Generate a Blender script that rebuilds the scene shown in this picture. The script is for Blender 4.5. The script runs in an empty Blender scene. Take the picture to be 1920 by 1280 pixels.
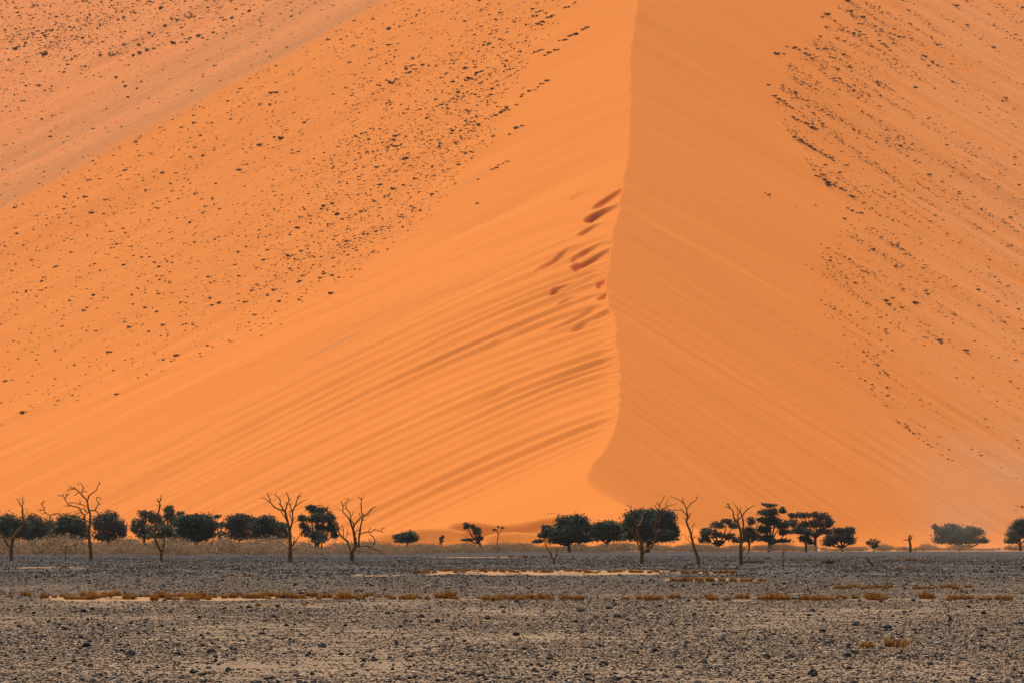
import bpy, math, random
import numpy as np
from mathutils import Vector

random.seed(7)
rng = np.random.default_rng(11)
SC = bpy.context.scene
COL = SC.collection

# ------------------------------------------------------------------ camera
F = 10667.0                    # focal length in source pixels (1920 wide): a 200 mm lens
CAM_H = 2.2
PITCH = math.atan(370.0 / F)
cam_d = bpy.data.cameras.new('camera')
cam_d.sensor_width = 36.0
cam_d.lens = 36.0 * F / 1920.0
cam_d.clip_start = 1.0
cam_d.clip_end = 60000.0
cam = bpy.data.objects.new('camera', cam_d)
COL.objects.link(cam)
cam.location = (0, 0, CAM_H)
cam.rotation_euler = (math.pi / 2 + PITCH, 0, 0)
SC.camera = cam

# ------------------------------------------------------------------ sky, sun, exposure
SUN = Vector((-0.13, 0.43, 0.89)).normalized()
world = bpy.data.worlds.new('World')
SC.world = world
world.use_nodes = True
wn = world.node_tree
bgn = wn.nodes['Background']
sky = wn.nodes.new('ShaderNodeTexSky')
sky.sky_type = 'NISHITA'
sky.sun_disc = False
sky.sun_elevation = math.asin(SUN.z)
sky.sun_rotation = math.atan2(SUN.x, SUN.y)
sky.dust_density = 2.0
wn.links.new(sky.outputs[0], bgn.inputs[0])
bgn.inputs[1].default_value = 0.05
sun_d = bpy.data.lights.new('sun', 'SUN')
sun_d.energy = 4.2
sun_d.angle = math.radians(0.53)
sun_d.color = (1.0, 0.95, 0.88)
sun_o = bpy.data.objects.new('sun', sun_d)
COL.objects.link(sun_o)
sun_o.rotation_euler = (-SUN).to_track_quat('-Z', 'Y').to_euler()
sun_o.location = (0, 0, 400)
SC.view_settings.view_transform = 'Standard'
SC.view_settings.look = 'None'
SC.view_settings.exposure = 0.25
SC.view_settings.gamma = 1.0
SC.cycles.max_bounces = 6
SC.cycles.volume_step_rate = 4.0

# ------------------------------------------------------------------ helpers
CP, SP = math.cos(PITCH), math.sin(PITCH)

def ray(px, py):
    """slopes X/Y and Z/Y of the line of sight through a photograph pixel"""
    a = (np.asarray(px, float) - 960.0) / F
    b = (640.0 - np.asarray(py, float)) / F
    dy = CP - b * SP
    return a / dy, (SP + b * CP) / dy

def at(px, py, Y):
    kx, kz = ray(px, py)
    return np.array([kx * Y, Y, CAM_H + kz * Y])

def ground_Y(py):
    return -CAM_H / float(ray(960, py)[1])

def hash2(ix, iy, seed):
    h = (ix.astype(np.int64) * 374761393 + iy.astype(np.int64) * 668265263 + seed * 974711) & 0x7fffffff
    h = ((h ^ (h >> 13)) * 1274126177) & 0x7fffffff
    h = h ^ (h >> 16)
    return (h & 0xffff) / 65535.0

def vnoise(x, y, seed=0):
    x = np.asarray(x, float); y = np.asarray(y, float)
    ix = np.floor(x); iy = np.floor(y)
    fx = x - ix; fy = y - iy
    fx = fx * fx * (3 - 2 * fx); fy = fy * fy * (3 - 2 * fy)
    a = hash2(ix, iy, seed); b = hash2(ix + 1, iy, seed)
    c = hash2(ix, iy + 1, seed); d = hash2(ix + 1, iy + 1, seed)
    return (a * (1 - fx) + b * fx) * (1 - fy) + (c * (1 - fx) + d * fx) * fy   # 0..1

def fbm(x, y, seed=0, octaves=3):
    s, amp, tot = 0.0, 1.0, 0.0
    for o in range(octaves):
        s = s + amp * (vnoise(x * 2 ** o, y * 2 ** o, seed + 17 * o) - 0.5)
        tot += amp; amp *= 0.5
    return s / tot * 2                                                        # about -1..1

def sstep(a, b, x):
    t = np.clip((x - a) / (b - a), 0, 1)
    return t * t * (3 - 2 * t)

def smax(a, b, k):
    h = np.clip(0.5 + 0.5 * (a - b) / k, 0, 1)
    return b * (1 - h) + a * h + k * h * (1 - h)

def tag(o, label=None, cat=None, group=None, kind=None):
    if label: o['label'] = label
    if cat: o['category'] = cat
    if group: o['group'] = group
    if kind: o['kind'] = kind
    return o

def mesh_np(name, V, faces=None, loops=None, starts=None, mat=None, smooth=True):
    """faces: (n,3) or (n,4) int array"""
    me = bpy.data.meshes.new(name)
    V = np.ascontiguousarray(V, dtype=np.float32)
    faces = np.ascontiguousarray(faces, dtype=np.int32)
    n, k = faces.shape
    me.vertices.add(len(V)); me.vertices.foreach_set('co', V.ravel())
    me.loops.add(n * k); me.loops.foreach_set('vertex_index', faces.ravel())
    me.polygons.add(n)
    me.polygons.foreach_set('loop_start', np.arange(0, n * k, k, dtype=np.int32))
    me.polygons.foreach_set('loop_total', np.full(n, k, dtype=np.int32))
    me.polygons.foreach_set('use_smooth', np.full(n, smooth, dtype=bool))
    if mat: me.materials.append(mat)
    me.update(calc_edges=True)
    return me

def attr(me, name, vals):
    a = me.attributes.new(name, 'FLOAT', 'POINT')
    a.data.foreach_set('value', np.ascontiguousarray(vals, dtype=np.float32))

def link(name, me, parent=None, loc=(0, 0, 0), rot=None, scale=None):
    o = bpy.data.objects.new(name, me)
    COL.objects.link(o)
    o.location = loc
    if rot is not None: o.rotation_euler = rot
    if scale is not None: o.scale = scale
    if parent is not None: o.parent = parent
    return o

def empty(name, loc):
    o = bpy.data.objects.new(name, None)
    COL.objects.link(o); o.location = loc; o.empty_display_size = 0.3
    return o

# ---- material node helpers
class NT:
    def __init__(self, name):
        self.m = bpy.data.materials.new(name); self.m.use_nodes = True
        self.t = self.m.node_tree; self.b = self.t.nodes['Principled BSDF']
    def n(self, typ, **kw):
        nd = self.t.nodes.new('ShaderNode' + typ)
        for k, v in kw.items():
            if k == 'inp':
                for kk, vv in v.items():
                    if hasattr(vv, 'is_output') or isinstance(vv, bpy.types.NodeSocket): self.t.links.new(vv, nd.inputs[kk])
                    else: nd.inputs[kk].default_value = vv
            else: setattr(nd, k, v)
        return nd
    def attr(self, name): return self.n('Attribute', attribute_name=name).outputs['Fac']
    def math(self, op, a, b=0.0, clamp=False):
        return self.n('Math', operation=op, use_clamp=clamp, inp={0: a, 1: b}).outputs[0]
    def comb(self, x, y, z=0.0): return self.n('CombineXYZ', inp={0: x, 1: y, 2: z}).outputs[0]
    def noise(self, vec, scale=1.0, detail=3.0, rough=0.55):
        return self.n('TexNoise', inp={'Vector': vec, 'Scale': scale, 'Detail': detail, 'Roughness': rough}).outputs['Fac']
    def ramp(self, fac, stops, interp='LINEAR'):
        r = self.n('ValToRGB', inp={'Fac': fac}); cr = r.color_ramp; cr.interpolation = interp
        while len(cr.elements) < len(stops): cr.elements.new(0.5)
        for e, (p, c) in zip(cr.elements, stops):
            e.position = p; e.color = tuple(c) + (1,) if len(c) == 3 else c
        return r.outputs['Color']
    def rng(self, v, a, b, c=0.0, d=1.0):
        return self.n('MapRange', inp={0: v, 1: a, 2: b, 3: c, 4: d}).outputs[0]
    def mix(self, fac, a, b, mode='MIX'):
        nd = self.n('Mix', data_type='RGBA', blend_type=mode)
        for i, v in ((0, fac), (6, a), (7, b)):
            if isinstance(v, bpy.types.NodeSocket): self.t.links.new(v, nd.inputs[i])
            elif i == 0: nd.inputs[i].default_value = v
            else: nd.inputs[i].default_value = tuple(v) + (1,) if len(v) == 3 else v
        return nd.outputs[2]
    def out(self, color, rough=0.9, normal=None, spec=0.1):
        if isinstance(color, bpy.types.NodeSocket): self.t.links.new(color, self.b.inputs['Base Color'])
        else: self.b.inputs['Base Color'].default_value = tuple(color) + (1,)
        self.b.inputs['Roughness'].default_value = rough
        self.b.inputs['Specular IOR Level'].default_value = spec
        if normal is not None: self.t.links.new(normal, self.b.inputs['Normal'])
        return self.m
    def bump(self, h, dist, strength=1.0):
        return self.n('Bump', inp={'Height': h, 'Distance': dist, 'Strength': strength}).outputs[0]
    def pos(self): return self.n('NewGeometry').outputs['Position']

# ================================================================== terrain functions
CREST = np.array([  # px, py, distance along the view
    (1196, 0, 1900), (1190, 50, 1865), (1181, 100, 1828), (1182, 150, 1790), (1183, 220, 1740), (1181, 290, 1690), (1168, 350, 1645),
    (1158, 400, 1607), (1150, 430, 1585), (1146, 470, 1555), (1136, 520, 1517), (1141, 555, 1490), (1152, 600, 1455),
    (1160, 680, 1393), (1163, 745, 1342), (1155, 795, 1300), (1138, 835, 1262), (1112, 868, 1228), (1096, 892, 1200),
    (1100, 912, 1182), (1130, 938, 1158), (1180, 960, 1135), (1260, 985, 1108)], float)
_kx, _kz = ray(CREST[:, 0], CREST[:, 1])
cY = CREST[::-1, 2]; cX = (_kx * CREST[:, 2])[::-1]; cZ = (CAM_H + _kz * CREST[:, 2])[::-1]
cY = np.concatenate([[900, 1040, 1075], cY, [2100, 2500, 3000]])
cX = np.concatenate([[cX[0] + 30, cX[0] + 18, cX[0] + 8], cX, [cX[-1] + 2, cX[-1] + 6, cX[-1] + 10]])
cZ = np.concatenate([[-25, -6, 1.5], cZ, [cZ[-1] + 66, cZ[-1] + 200, cZ[-1] + 380]])

def _smooth_table(xs, ys, sig):
    g = np.arange(900, 3000, 1.0)
    v = np.interp(g, xs, ys)
    r = np.arange(-int(3 * sig), int(3 * sig) + 1)
    k = np.exp(-0.5 * (r / sig) ** 2); k /= k.sum()
    return g, np.convolve(np.pad(v, len(r) // 2, mode='edge'), k, mode='valid')
_gY, _gX = _smooth_table(cY, cX, 6.0)
_, _gZ = _smooth_table(cY, cZ, 5.0)
def crest_x(Y):
    base = np.interp(Y, _gY, _gX)
    w = sstep(1330, 1450, Y) * (1 - sstep(1640, 1900, Y))
    return base + w * 0.9 * fbm(Y / 14.0, Y * 0 + 3.3, 5, 3) + 0.35 * fbm(Y / 6.0, Y * 0 + 1.1, 15, 2)
def crest_z(Y): return np.interp(Y, _gY, _gZ)

DENTS = []          # filled below: hollows blown out beside the crest
VALLEY = None       # line where the dune behind meets the left flank
RIDGES = []         # small dunes at the foot

def ridged(t, warp):
    """asymmetric folds: gentle upslope side, short steep side facing the plain"""
    p = t + warp
    f = p - np.floor(p)
    return np.where(f < 0.30, sstep(0, 0.30, f), 1 - sstep(0.30, 1.0, f))

def dune_raw(X, Y, detail=True, dents=True):
    X = np.asarray(X, float); Y = np.asarray(Y, float)
    xc = crest_x(Y); zc = crest_z(Y)
    u = X - xc; au = np.abs(u)
    # left flank: rounded shoulder near the crest, then straight
    sh = 0.20 * sstep(1230, 1350, Y) * (1 - 0.7 * sstep(1560, 1700, Y))
    L = 26.0
    PL = 0.40 * au - sh * L * (1 - np.exp(-au / L))
    # right flank: straight slip face, easing a little far out
    sr = 0.66 - 0.155 * sstep(1280, 1720, Y)
    PR = sr * au - 0.0003 * np.clip(au - 60, 0, None) ** 2
    soft = 1 - sstep(1120, 1215, Y)                       # the nose of the ridge is rounded off
    au_s = np.sqrt(au ** 2 + (7.0 * soft) ** 2) - 7.0 * soft
    PR = np.where(soft > 0, sr * au_s * (1 - 0.25 * soft), PR)
    PL = np.where(soft > 0, PL * (1 - soft) + soft * 0.34 * au_s, PL)
    h = zc - np.where(u < 0, PL, PR)
    flow = np.where(u < 0, Y + 0.55 * au, Y + 0.42 * au)
    if detail:
        # folds running down the left flank
        left = (u < 0)
        band = sstep(1235, 1330, flow) * (1 - sstep(1520, 1640, flow))
        near = np.exp(-(au / 75.0) ** 1.3)
        w = 0.75 * fbm(flow / 55.0, au / 90.0, 21, 2) + 0.25 * fbm(flow / 16.0, au / 40.0, 22, 2)
        amp = (0.45 + 0.65 * vnoise(flow / 23.0, au / 45.0, 23)) * (0.16 + 1.15 * near)
        h = h + left * band * 1.0 * amp * (ridged(flow / 13.0, w) - 0.5) * sstep(0, 6, au)
        h = h + left * band * 0.30 * amp * (ridged(flow / 7.0, 1.7 * w + 0.3) - 0.5) * near
        # broad soft swales everywhere on the left flank
        h = h + left * (1.1 * fbm(flow / 36.0, au / 170.0, 31, 3) + 0.40 * fbm(flow / 13.0, au / 90.0, 32, 2)) * sstep(3, 40, au)
        # right flank: very gentle streaming
        rt = (u >= 0)
        h = h + rt * (0.9 * fbm(flow / 45.0, au / 160.0, 41, 2) * sstep(4, 50, au)
                      + 0.75 * fbm(flow / 9.5, au / 130.0, 42, 2) * sstep(45, 110, au)
                      + 0.05 * fbm(flow / 7.0, au / 45.0, 43, 2) * sstep(1, 8, au))
    # second dune behind, upper left
    if VALLEY:
        vx, vy, nxv, nyv = VALLEY
        along = -(X - vx) * nyv + (Y - vy) * nxv
        back = (X - vx) * nxv + (Y - vy) * nyv
        back = back - 1.5 * np.clip(u + 12, 0, None)
        if detail: back = back + 5.0 * fbm(along / 60.0, along * 0 + .5, 53, 4)
        h = h + 0.13 * (0.5 * back + 0.5 * np.sqrt(back ** 2 + 4.0))
        if detail:
            m = sstep(2, 45, back)
            h = h + m * (1.6 * fbm(back / 38.0, along / 150.0, 51, 3) + 0.5 * fbm(back / 9.0, along / 60.0, 52, 3))
    else: back = np.full_like(h, -99.0)
    # small dunes at the foot
    for (rx, ry, rz, sl) in RIDGES:
        yr = np.interp(X, rx, ry); zr = np.interp(X, rx, rz, left=-20, right=-20)
        d = Y - yr
        r = zr - np.where(d < 0, -d * sl, d * 0.10)
        h = smax(h, r, 0.5)
    if dents:
        for (ax, ay, ex, ey, Ln, bow, dep, wall) in DENTS:
            dx, dy = X - ax, Y - ay
            a = (dx * ex + dy * ey) / Ln
            b = -dx * ey + dy * ex
            m = (a > 0) & (a < 1) & (np.abs(b) < 40)
            if not np.any(m): continue
            am = a[m]
            env = np.sin(np.pi * np.clip(am, 0, 1)) ** 0.6
            tt = b[m] - bow * 4 * am * (1 - am)
            R = dep * 5.0
            f = np.where(tt > -wall, 1 - sstep(-wall, 0, tt), np.clip(1 + (tt + wall) / R, 0, 1) ** 1.4)
            h[m] = h[m] - dep * env * f * (u[m] < -0.2)
    h = h - 1.2 * np.clip(Y - 2520, 0, None)
    return h, u, flow, back

def dune_h(X, Y, detail=True, dents=True):
    h, u, fl, bk = dune_raw(X, Y, detail, dents)
    return smax(h, np.full_like(h, -1.0), 7.0)

def ground_h(X, Y):
    X = np.asarray(X, float); Y = np.asarray(Y, float)
    far = 1 - sstep(150, 420, Y)
    g = (0.055 * far + 0.012) * fbm(X / 14.0, Y / 38.0, 61, 3) + 0.022 * far * fbm(X / 1.7, Y / 2.3, 62, 2)
    # shallow washes that hold sand and grass
    g = g - 0.03 * np.exp(-((Y - 214 - 3 * fbm(X / 9.0, X * 0 + .5, 63, 2)) / 9.0) ** 2)
    g = g + 0.008 * np.exp(-((Y - 192) / 7.0) ** 2)
    return g * sstep(20, 60, Y) * (1 - sstep(1200, 1400, Y))

def hit(px, py, y0=1060.0, y1=2500.0, n=700, **kw):
    """where the line of sight through a pixel meets the dunes"""
    px = np.atleast_1d(np.asarray(px, float)); py = np.atleast_1d(np.asarray(py, float))
    kx, kz = ray(px, py)
    ys = np.linspace(y0, y1, n)
    best = np.full(len(px), np.nan); prev = None
    lo = np.full(len(px), y0); hi = np.full(len(px), np.nan)
    for i, y in enumerate(ys):
        todo = np.isnan(hi)
        if not todo.any(): break
        Yv = np.full(todo.sum(), y)
        d = dune_h(kx[todo] * y, Yv, **kw) - (CAM_H + kz[todo] * y)
        idx = np.where(todo)[0][d > 0]
        hi[idx] = y; lo[idx] = ys[max(i - 1, 0)]
    ok = ~np.isnan(hi)
    hi2 = np.where(ok, hi, y1)
    for _ in range(8):
        mid = 0.5 * (lo + hi2)
        d = dune_h(kx * mid, mid, **kw) - (CAM_H + kz * mid)
        hi2 = np.where(d > 0, mid, hi2); lo = np.where(d > 0, lo, mid)
    return np.stack([kx * hi2, hi2, CAM_H + kz * hi2], 1), ok

# small dunes at the foot: crest pixels and distances
for pts, sl in ((((690, 1014, 1086), (720, 1005, 1090), (760, 996, 1094), (800, 990, 1098), (840, 990, 1100), (880, 1000, 1100)), 0.95),
                (((835, 990, 1118), (850, 979, 1120), (880, 976, 1124), (920, 982, 1128), (960, 982, 1132), (1010, 972, 1138), (1050, 966, 1146)), 0.95),
                (((900, 1012, 1095), (930, 1001, 1098), (965, 998, 1101), (1000, 1002, 1102), (1030, 1012, 1101)), 0.9)):
    P = np.array([at(a, b, c) for a, b, c in pts])
    RIDGES.append((P[:, 0], P[:, 1], P[:, 2], sl))

# the valley line, from where it shows in the photograph
_v, _ = hit([0, 720], [392, 2], detail=False, dents=False)
_d = _v[1][:2] - _v[0][:2]; _d /= np.hypot(*_d)
VALLEY = (_v[0][0], _v[0][1], -_d[1], _d[0])

# hollows: lower-left tip, upper-right tip (pixels), bow, depth (m), width of the steep wall (m)
_D = [((1104, 394), (1168, 351), 1.5, 1.9, 1.0), ((1108, 419), (1158, 381), 6.0, 2.4, 1.3), ((1078, 444), (1116, 420), 1.0, 1.5, 0.9),
      ((999, 512), (1064, 464), 1.2, 1.7, 0.9), ((1066, 490), (1124, 454), 1.5, 1.8, 1.0), ((1090, 509), (1142, 464), 7.0, 2.6, 1.4),
      ((1037, 557), (1078, 525), 3.5, 1.8, 0.9), ((1043, 574), (1063, 556), 1.0, 1.3, 0.9), ((1119, 564), (1144, 549), 1.5, 1.6, 0.9),
      ((1125, 543), (1146, 523), 2.5, 1.8, 0.9), ((1064, 379), (1090, 360), 0.8, 1.1, 0.9),
      ((1015, 626), (1110, 574), 0.5, 1.3, 1.6), ((1050, 628), (1155, 583), 0.5, 1.3, 1.6), ((985, 690), (1075, 652), 0.3, 0.8, 1.6),
      ((1037, 711), (1140, 680), 0.3, 0.9, 1.7), ((826, 790), (940, 727), 0.3, 0.7, 1.8), ((900, 655), (1000, 600), 0.3, 0.6, 1.7)]
_A, _ = hit([d[0][0] for d in _D], [d[0][1] for d in _D], detail=False, dents=False)
_B, _ = hit([d[1][0] for d in _D], [d[1][1] for d in _D], detail=False, dents=False)
for d, A, B in zip(_D, _A, _B):
    v = B[:2] - A[:2]; Ln = float(np.hypot(*v)); e = v / Ln
    DENTS.append((A[0], A[1], e[0], e[1], Ln, d[2], d[3], d[4]))

# ================================================================== materials
def mat_sand():
    k = NT('dune_sand')
    fl = k.attr('flow'); u = k.attr('side'); bk = k.attr('back')
    P = k.pos()
    streak = k.noise(k.comb(k.math('MULTIPLY', fl, 0.07), k.math('MULTIPLY', u, 0.014)), 1.0, 4.0, 0.55)
    fine = k.noise(k.comb(k.math('MULTIPLY', fl, 0.8), k.math('MULTIPLY', u, 0.05)), 1.0, 3.0, 0.6)
    big = k.noise(P, 0.008, 3.0, 0.5)
    c = k.ramp(streak, [(0.25, (0.63, 0.180, 0.027)), (0.5, (0.66, 0.197, 0.031)), (0.75, (0.69, 0.213, 0.037))])
    c = k.mix(k.rng(big, 0.35, 0.7, 0.0, 0.5), c, (0.66, 0.190, 0.029))
    # dark mineral streaks blown across the left flank
    ms = k.noise(k.comb(k.math('MULTIPLY', fl, 0.06), k.math('MULTIPLY', u, 0.02), 7.7), 1.0, 6.0, 0.68)
    msk = k.math('MULTIPLY', k.rng(ms, 0.60, 0.74), k.rng(u, -6.0, -40.0))
    c = k.mix(k.math('MULTIPLY', msk, 0.40), c, (0.36, 0.16, 0.07))
    # outer right flank: paler, pinker sand in streams
    rm = k.math('MULTIPLY', k.rng(u, 60.0, 130.0), k.rng(streak, 0.38, 0.60, 0.2, 1.0))
    c = k.mix(k.math('MULTIPLY', rm, 0.75), c, (0.66, 0.245, 0.080))
    # back dune: pinker sand with grey gravel in the gully
    c = k.mix(k.rng(k.math('ADD', bk, k.math('MULTIPLY', k.math('SUBTRACT', k.noise(k.comb(k.math('MULTIPLY', bk, 0.05), k.math('MULTIPLY', fl, 0.02), 9.0), 1.0, 5.0, 0.65), 0.5), 40.0)), -4.0, 14.0, 0.0, 0.85), c, (0.70, 0.235, 0.075))
    gv = k.comb(k.math('MULTIPLY', bk, 0.10), k.math('MULTIPLY', fl, 0.011), 2.0)
    gn = k.noise(gv, 1.3, 7.0, 0.66)
    gm = k.math('MULTIPLY', k.math('MULTIPLY', k.rng(bk, -12.0, 10.0), k.rng(bk, 75.0, 22.0)), k.rng(gn, 0.43, 0.60))
    c = k.mix(k.math('MULTIPLY', gm, 0.60), c, (0.43, 0.185, 0.068))
    gm2 = k.math('MULTIPLY', k.math('MULTIPLY', k.rng(bk, -8.0, 3.0), k.rng(bk, 22.0, 5.0)), k.rng(k.noise(gv, 3.1, 6.0, 0.7), 0.42, 0.62))
    c = k.mix(k.math('MULTIPLY', gm2, 0.55), c, (0.36, 0.19, 0.092))
    gn2 = k.noise(k.comb(k.math('MULTIPLY', bk, 0.05), k.math('MULTIPLY', fl, 0.012), 5.0), 1.0, 6.0, 0.65)
    c = k.mix(k.math('MULTIPLY', k.math('MULTIPLY', k.rng(bk, 5.0, 20.0), k.rng(gn2, 0.50, 0.72)), 0.30), c, (0.44, 0.18, 0.08))
    # hummocky litter where the shrubs grow
    hum = k.noise(P, 0.55, 4.0, 0.7)
    veg = k.attr('veg')
    c = k.mix(k.math('MULTIPLY', k.math('MULTIPLY', veg, k.rng(hum, 0.48, 0.68)), 0.42), c, (0.36, 0.15, 0.05))
    speck = k.noise(P, 1.3, 2.0, 0.7)
    c = k.mix(k.rng(speck, 0.3, 0.7, 0.0, 0.12), c, (0.46, 0.15, 0.04))
    hgt = k.math('ADD', k.math('ADD', k.math('MULTIPLY', fine, 0.20), k.math('MULTIPLY', streak, 0.4)), k.math('MULTIPLY', k.math('MULTIPLY', hum, veg), 1.2))
    return k.out(c, 0.95, k.bump(k.math('MULTIPLY', hgt, k.rng(u, 15.0, -5.0, 0.4, 1.0)), 1.0, 0.24), 0.05)

def mat_ground():
    k = NT('gravel_ground')
    P = k.pos(); s = k.n('SeparateXYZ', inp={0: P}); x, y = s.outputs[0], s.outputs[1]
    sand = k.attr('sand')
    n1 = k.noise(k.comb(k.math('MULTIPLY', x, 0.35), k.math('MULTIPLY', y, 0.06)), 1.0, 5.0, 0.65)
    n2 = k.noise(P, 9.0, 4.0, 0.7)
    n3 = k.noise(P, 38.0, 2.0, 0.7)
    dust = k.ramp(n1, [(0.3, (0.27, 0.160, 0.085)), (0.55, (0.36, 0.22, 0.118)), (0.75, (0.45, 0.28, 0.15))])
    dust = k.mix(k.rng(n2, 0.35, 0.62, 0.75, 0.0), dust, (0.13, 0.10, 0.08))
    dust = k.mix(k.rng(n3, 0.5, 0.75, 0.0, 0.45), dust, (0.10, 0.09, 0.085))
    far = k.ramp(k.noise(k.comb(k.math('MULTIPLY', x, 1.2), k.math('MULTIPLY', y, 0.07)), 1.0, 5.0, 0.7),
                 [(0.3, (0.035, 0.028, 0.025)), (0.5, (0.085, 0.066, 0.054)), (0.72, (0.19, 0.14, 0.10))])
    c = k.mix(k.rng(y, 180.0, 330.0), dust, far)
    far2 = k.ramp(k.noise(k.comb(k.math('MULTIPLY', x, 0.5), k.math('MULTIPLY', y, 0.02)), 1.0, 4.0, 0.6),
                  [(0.3, (0.045, 0.036, 0.032)), (0.7, (0.075, 0.059, 0.051))])
    c = k.mix(k.rng(y, 470.0, 560.0), c, far2)
    c = k.mix(k.rng(y, 980.0, 1090.0), c, (0.46, 0.20, 0.075))
    c = k.mix(k.rng(sand, 0.25, 0.75), c, k.mix(n2, (0.32, 0.165, 0.070), (0.46, 0.255, 0.115)))
    h = k.math('ADD', k.math('MULTIPLY', n2, 0.6), k.math('MULTIPLY', n3, 0.3))
    return k.out(c, 0.95, k.bump(h, 0.06, 0.8), 0.1)

def mat_stone(name='stone', stops=None):
    k = NT(name)
    r = k.math('FRACT', k.math('ADD', k.n('ObjectInfo').outputs['Random'], k.n('NewGeometry').outputs['Random Per Island']))
    c = k.ramp(r, stops or [(0.0, (0.010, 0.010, 0.012)), (0.40, (0.020, 0.018, 0.018)), (0.62, (0.045, 0.032, 0.024)), (0.76, (0.16, 0.10, 0.06)),
                   (0.86, (0.30, 0.215, 0.145)), (0.97, (0.50, 0.42, 0.34))])
    n = k.noise(k.n('TexCoord').outputs['Object'], 2.4, 4.0, 0.6)
    c = k.mix(k.rng(n, 0.35, 0.7, 0.0, 0.25), c, (0.16, 0.12, 0.09))
    return k.out(c, 0.75, k.bump(n, 0.15, 0.6), 0.12)

def mat_bark():
    k = NT('dead_wood')
    n = k.noise(k.n('Mapping', inp={0: k.pos(), 3: (6.0, 6.0, 1.1)}).outputs[0], 1.6, 5.0, 0.65)
    c = k.ramp(n, [(0.28, (0.10, 0.048, 0.014)), (0.50, (0.30, 0.145, 0.042)), (0.75, (0.46, 0.26, 0.10))])
    return k.out(c, 0.9, k.bump(n, 0.05, 0.8), 0.1)

def mat_tone(name, a, b, rough=0.85, spec=0.1, transl=0.0):
    k = NT(name)
    t = k.attr('tone')
    c = k.mix(t, a, b)
    m = k.out(c, rough, None, spec)
    if transl:
        tr = k.n('BsdfTranslucent', inp={0: c})
        ms = k.n('MixShader', inp={0: transl})
        k.t.links.new(k.b.outputs[0], ms.inputs[1]); k.t.links.new(tr.outputs[0], ms.inputs[2])
        k.t.links.new(ms.outputs[0], k.t.nodes['Material Output'].inputs[0])
    return m

M_SAND, M_GROUND, M_STONE, M_BARK = mat_sand(), mat_ground(), mat_stone(), mat_bark()
M_PEBBLE = mat_stone('pebble', [(0.0, (0.012, 0.011, 0.011)), (0.30, (0.03, 0.023, 0.018)), (0.44, (0.18, 0.110, 0.058)), (0.70, (0.33, 0.20, 0.105)), (0.85, (0.48, 0.30, 0.165)), (0.97, (0.64, 0.47, 0.32))])
M_LEAF = mat_tone('acacia_leaf', (0.040, 0.054, 0.040), (0.16, 0.185, 0.115), transl=0.12)
M_LEAF_GREY = mat_tone('grey_green_leaf', (0.09, 0.088, 0.058), (0.22, 0.205, 0.13), transl=0.12)
M_LEAF_BROWN = mat_tone('dusty_leaf', (0.065, 0.062, 0.050), (0.19, 0.175, 0.125), transl=0.12)
M_TRUNK = NT('living_bark').out((0.06, 0.045, 0.035), 0.95)
M_GRASS = mat_tone('rust_grass', (0.17, 0.066, 0.010), (0.44, 0.20, 0.042), transl=0.3)
M_BEIGE = mat_tone('beige_grass', (0.31, 0.18, 0.090), (0.44, 0.27, 0.14), transl=0.25)
M_SHRUB = mat_tone('dune_shrub_leaf', (0.050, 0.036, 0.022), (0.14, 0.095, 0.048), transl=0.1)

# ================================================================== ground
def axis(*segs):
    out = []
    for a, b, s in segs: out.append(np.arange(a, b, s))
    return np.unique(np.concatenate(out))

SANDS = [  # sandy washes: py top, py bottom, px from, px to, how bare the sand is
    (1115, 1126, 60, 560, 0.85), (1118, 1126, 540, 700, 0.8), (1119, 1126, 700, 960, 0.45), (1121, 1126, 960, 1250, 0.35), (1121, 1128, 1250, 1440, 0.5), (1122, 1128, 1440, 1920, 0.45),
    (1068, 1077, 790, 1260, 1.0), (1072, 1076, 1230, 1400, 0.6), (1083, 1090, 1235, 1440, 0.9), (1098, 1104, 1570, 1810, 0.45), (1061, 1065, 20, 175, 0.55), (1079, 1083, 390, 500, 0.45),
    (1076, 1081, 640, 800, 0.5), (1131, 1135, 215, 320, 0.45), (1136, 1139, 455, 660, 0.45), (1042, 1045, 780, 970, 0.9), (1048, 1051, 1440, 1540, 0.4), (1048, 1051, 1680, 1730, 0.5)]
def sand_mask(X, Y):
    px = 960 + X / Y * F; m = np.zeros_like(X)
    for a, b, x0, x1, wt in SANDS:
        y1, y0 = ground_Y(a), ground_Y(b)
        cy, hy = 0.5 * (y0 + y1), 0.5 * (y1 - y0)
        yy = Y + 0.7 * hy * fbm(px / 34.0, px * 0 + a, 71, 3)
        m = np.maximum(m, wt * (1 - sstep(0.75, 1.15, np.abs(yy - cy) / hy)) * sstep(x0 - 25, x0 + 40, px) * (1 - sstep(x1 - 40, x1 + 25, px)))
    return m * (0.25 + 1.15 * vnoise(px / 15.0, Y / 6.0, 72))

gy = np.concatenate([[-30000, -6000, -1200, -200, 0, 30], np.arange(50, 75, 3), np.arange(75, 262, 0.6), np.arange(262, 700, 2.0), np.arange(700, 1500, 12.0), [1600, 2000, 3000, 6000, 30000]])
gx = np.concatenate([[-30000, -6000, -1500, -500, -250, -170], np.arange(-130, 130.1, 0.9), [170, 250, 500, 1500, 6000, 30000]])
GX, GY = np.meshgrid(gx, gy)
GZ = ground_h(GX, np.maximum(GY, 1.0)) * (GY > 20)
nx, ny = len(gx), len(gy)
idx = np.arange(nx * ny).reshape(ny, nx)
Fq = np.stack([idx[:-1, :-1], idx[:-1, 1:], idx[1:, 1:], idx[1:, :-1]], -1).reshape(-1, 4)
gm = mesh_np('gravel_plain', np.stack([GX, GY, GZ], -1).reshape(-1, 3), Fq, mat=M_GROUND)
attr(gm, 'sand', (sand_mask(GX, np.maximum(GY, 30.0)) * (GY > 60) * (GY < 700)).ravel())
tag(link('ground', gm), kind='structure')

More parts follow.
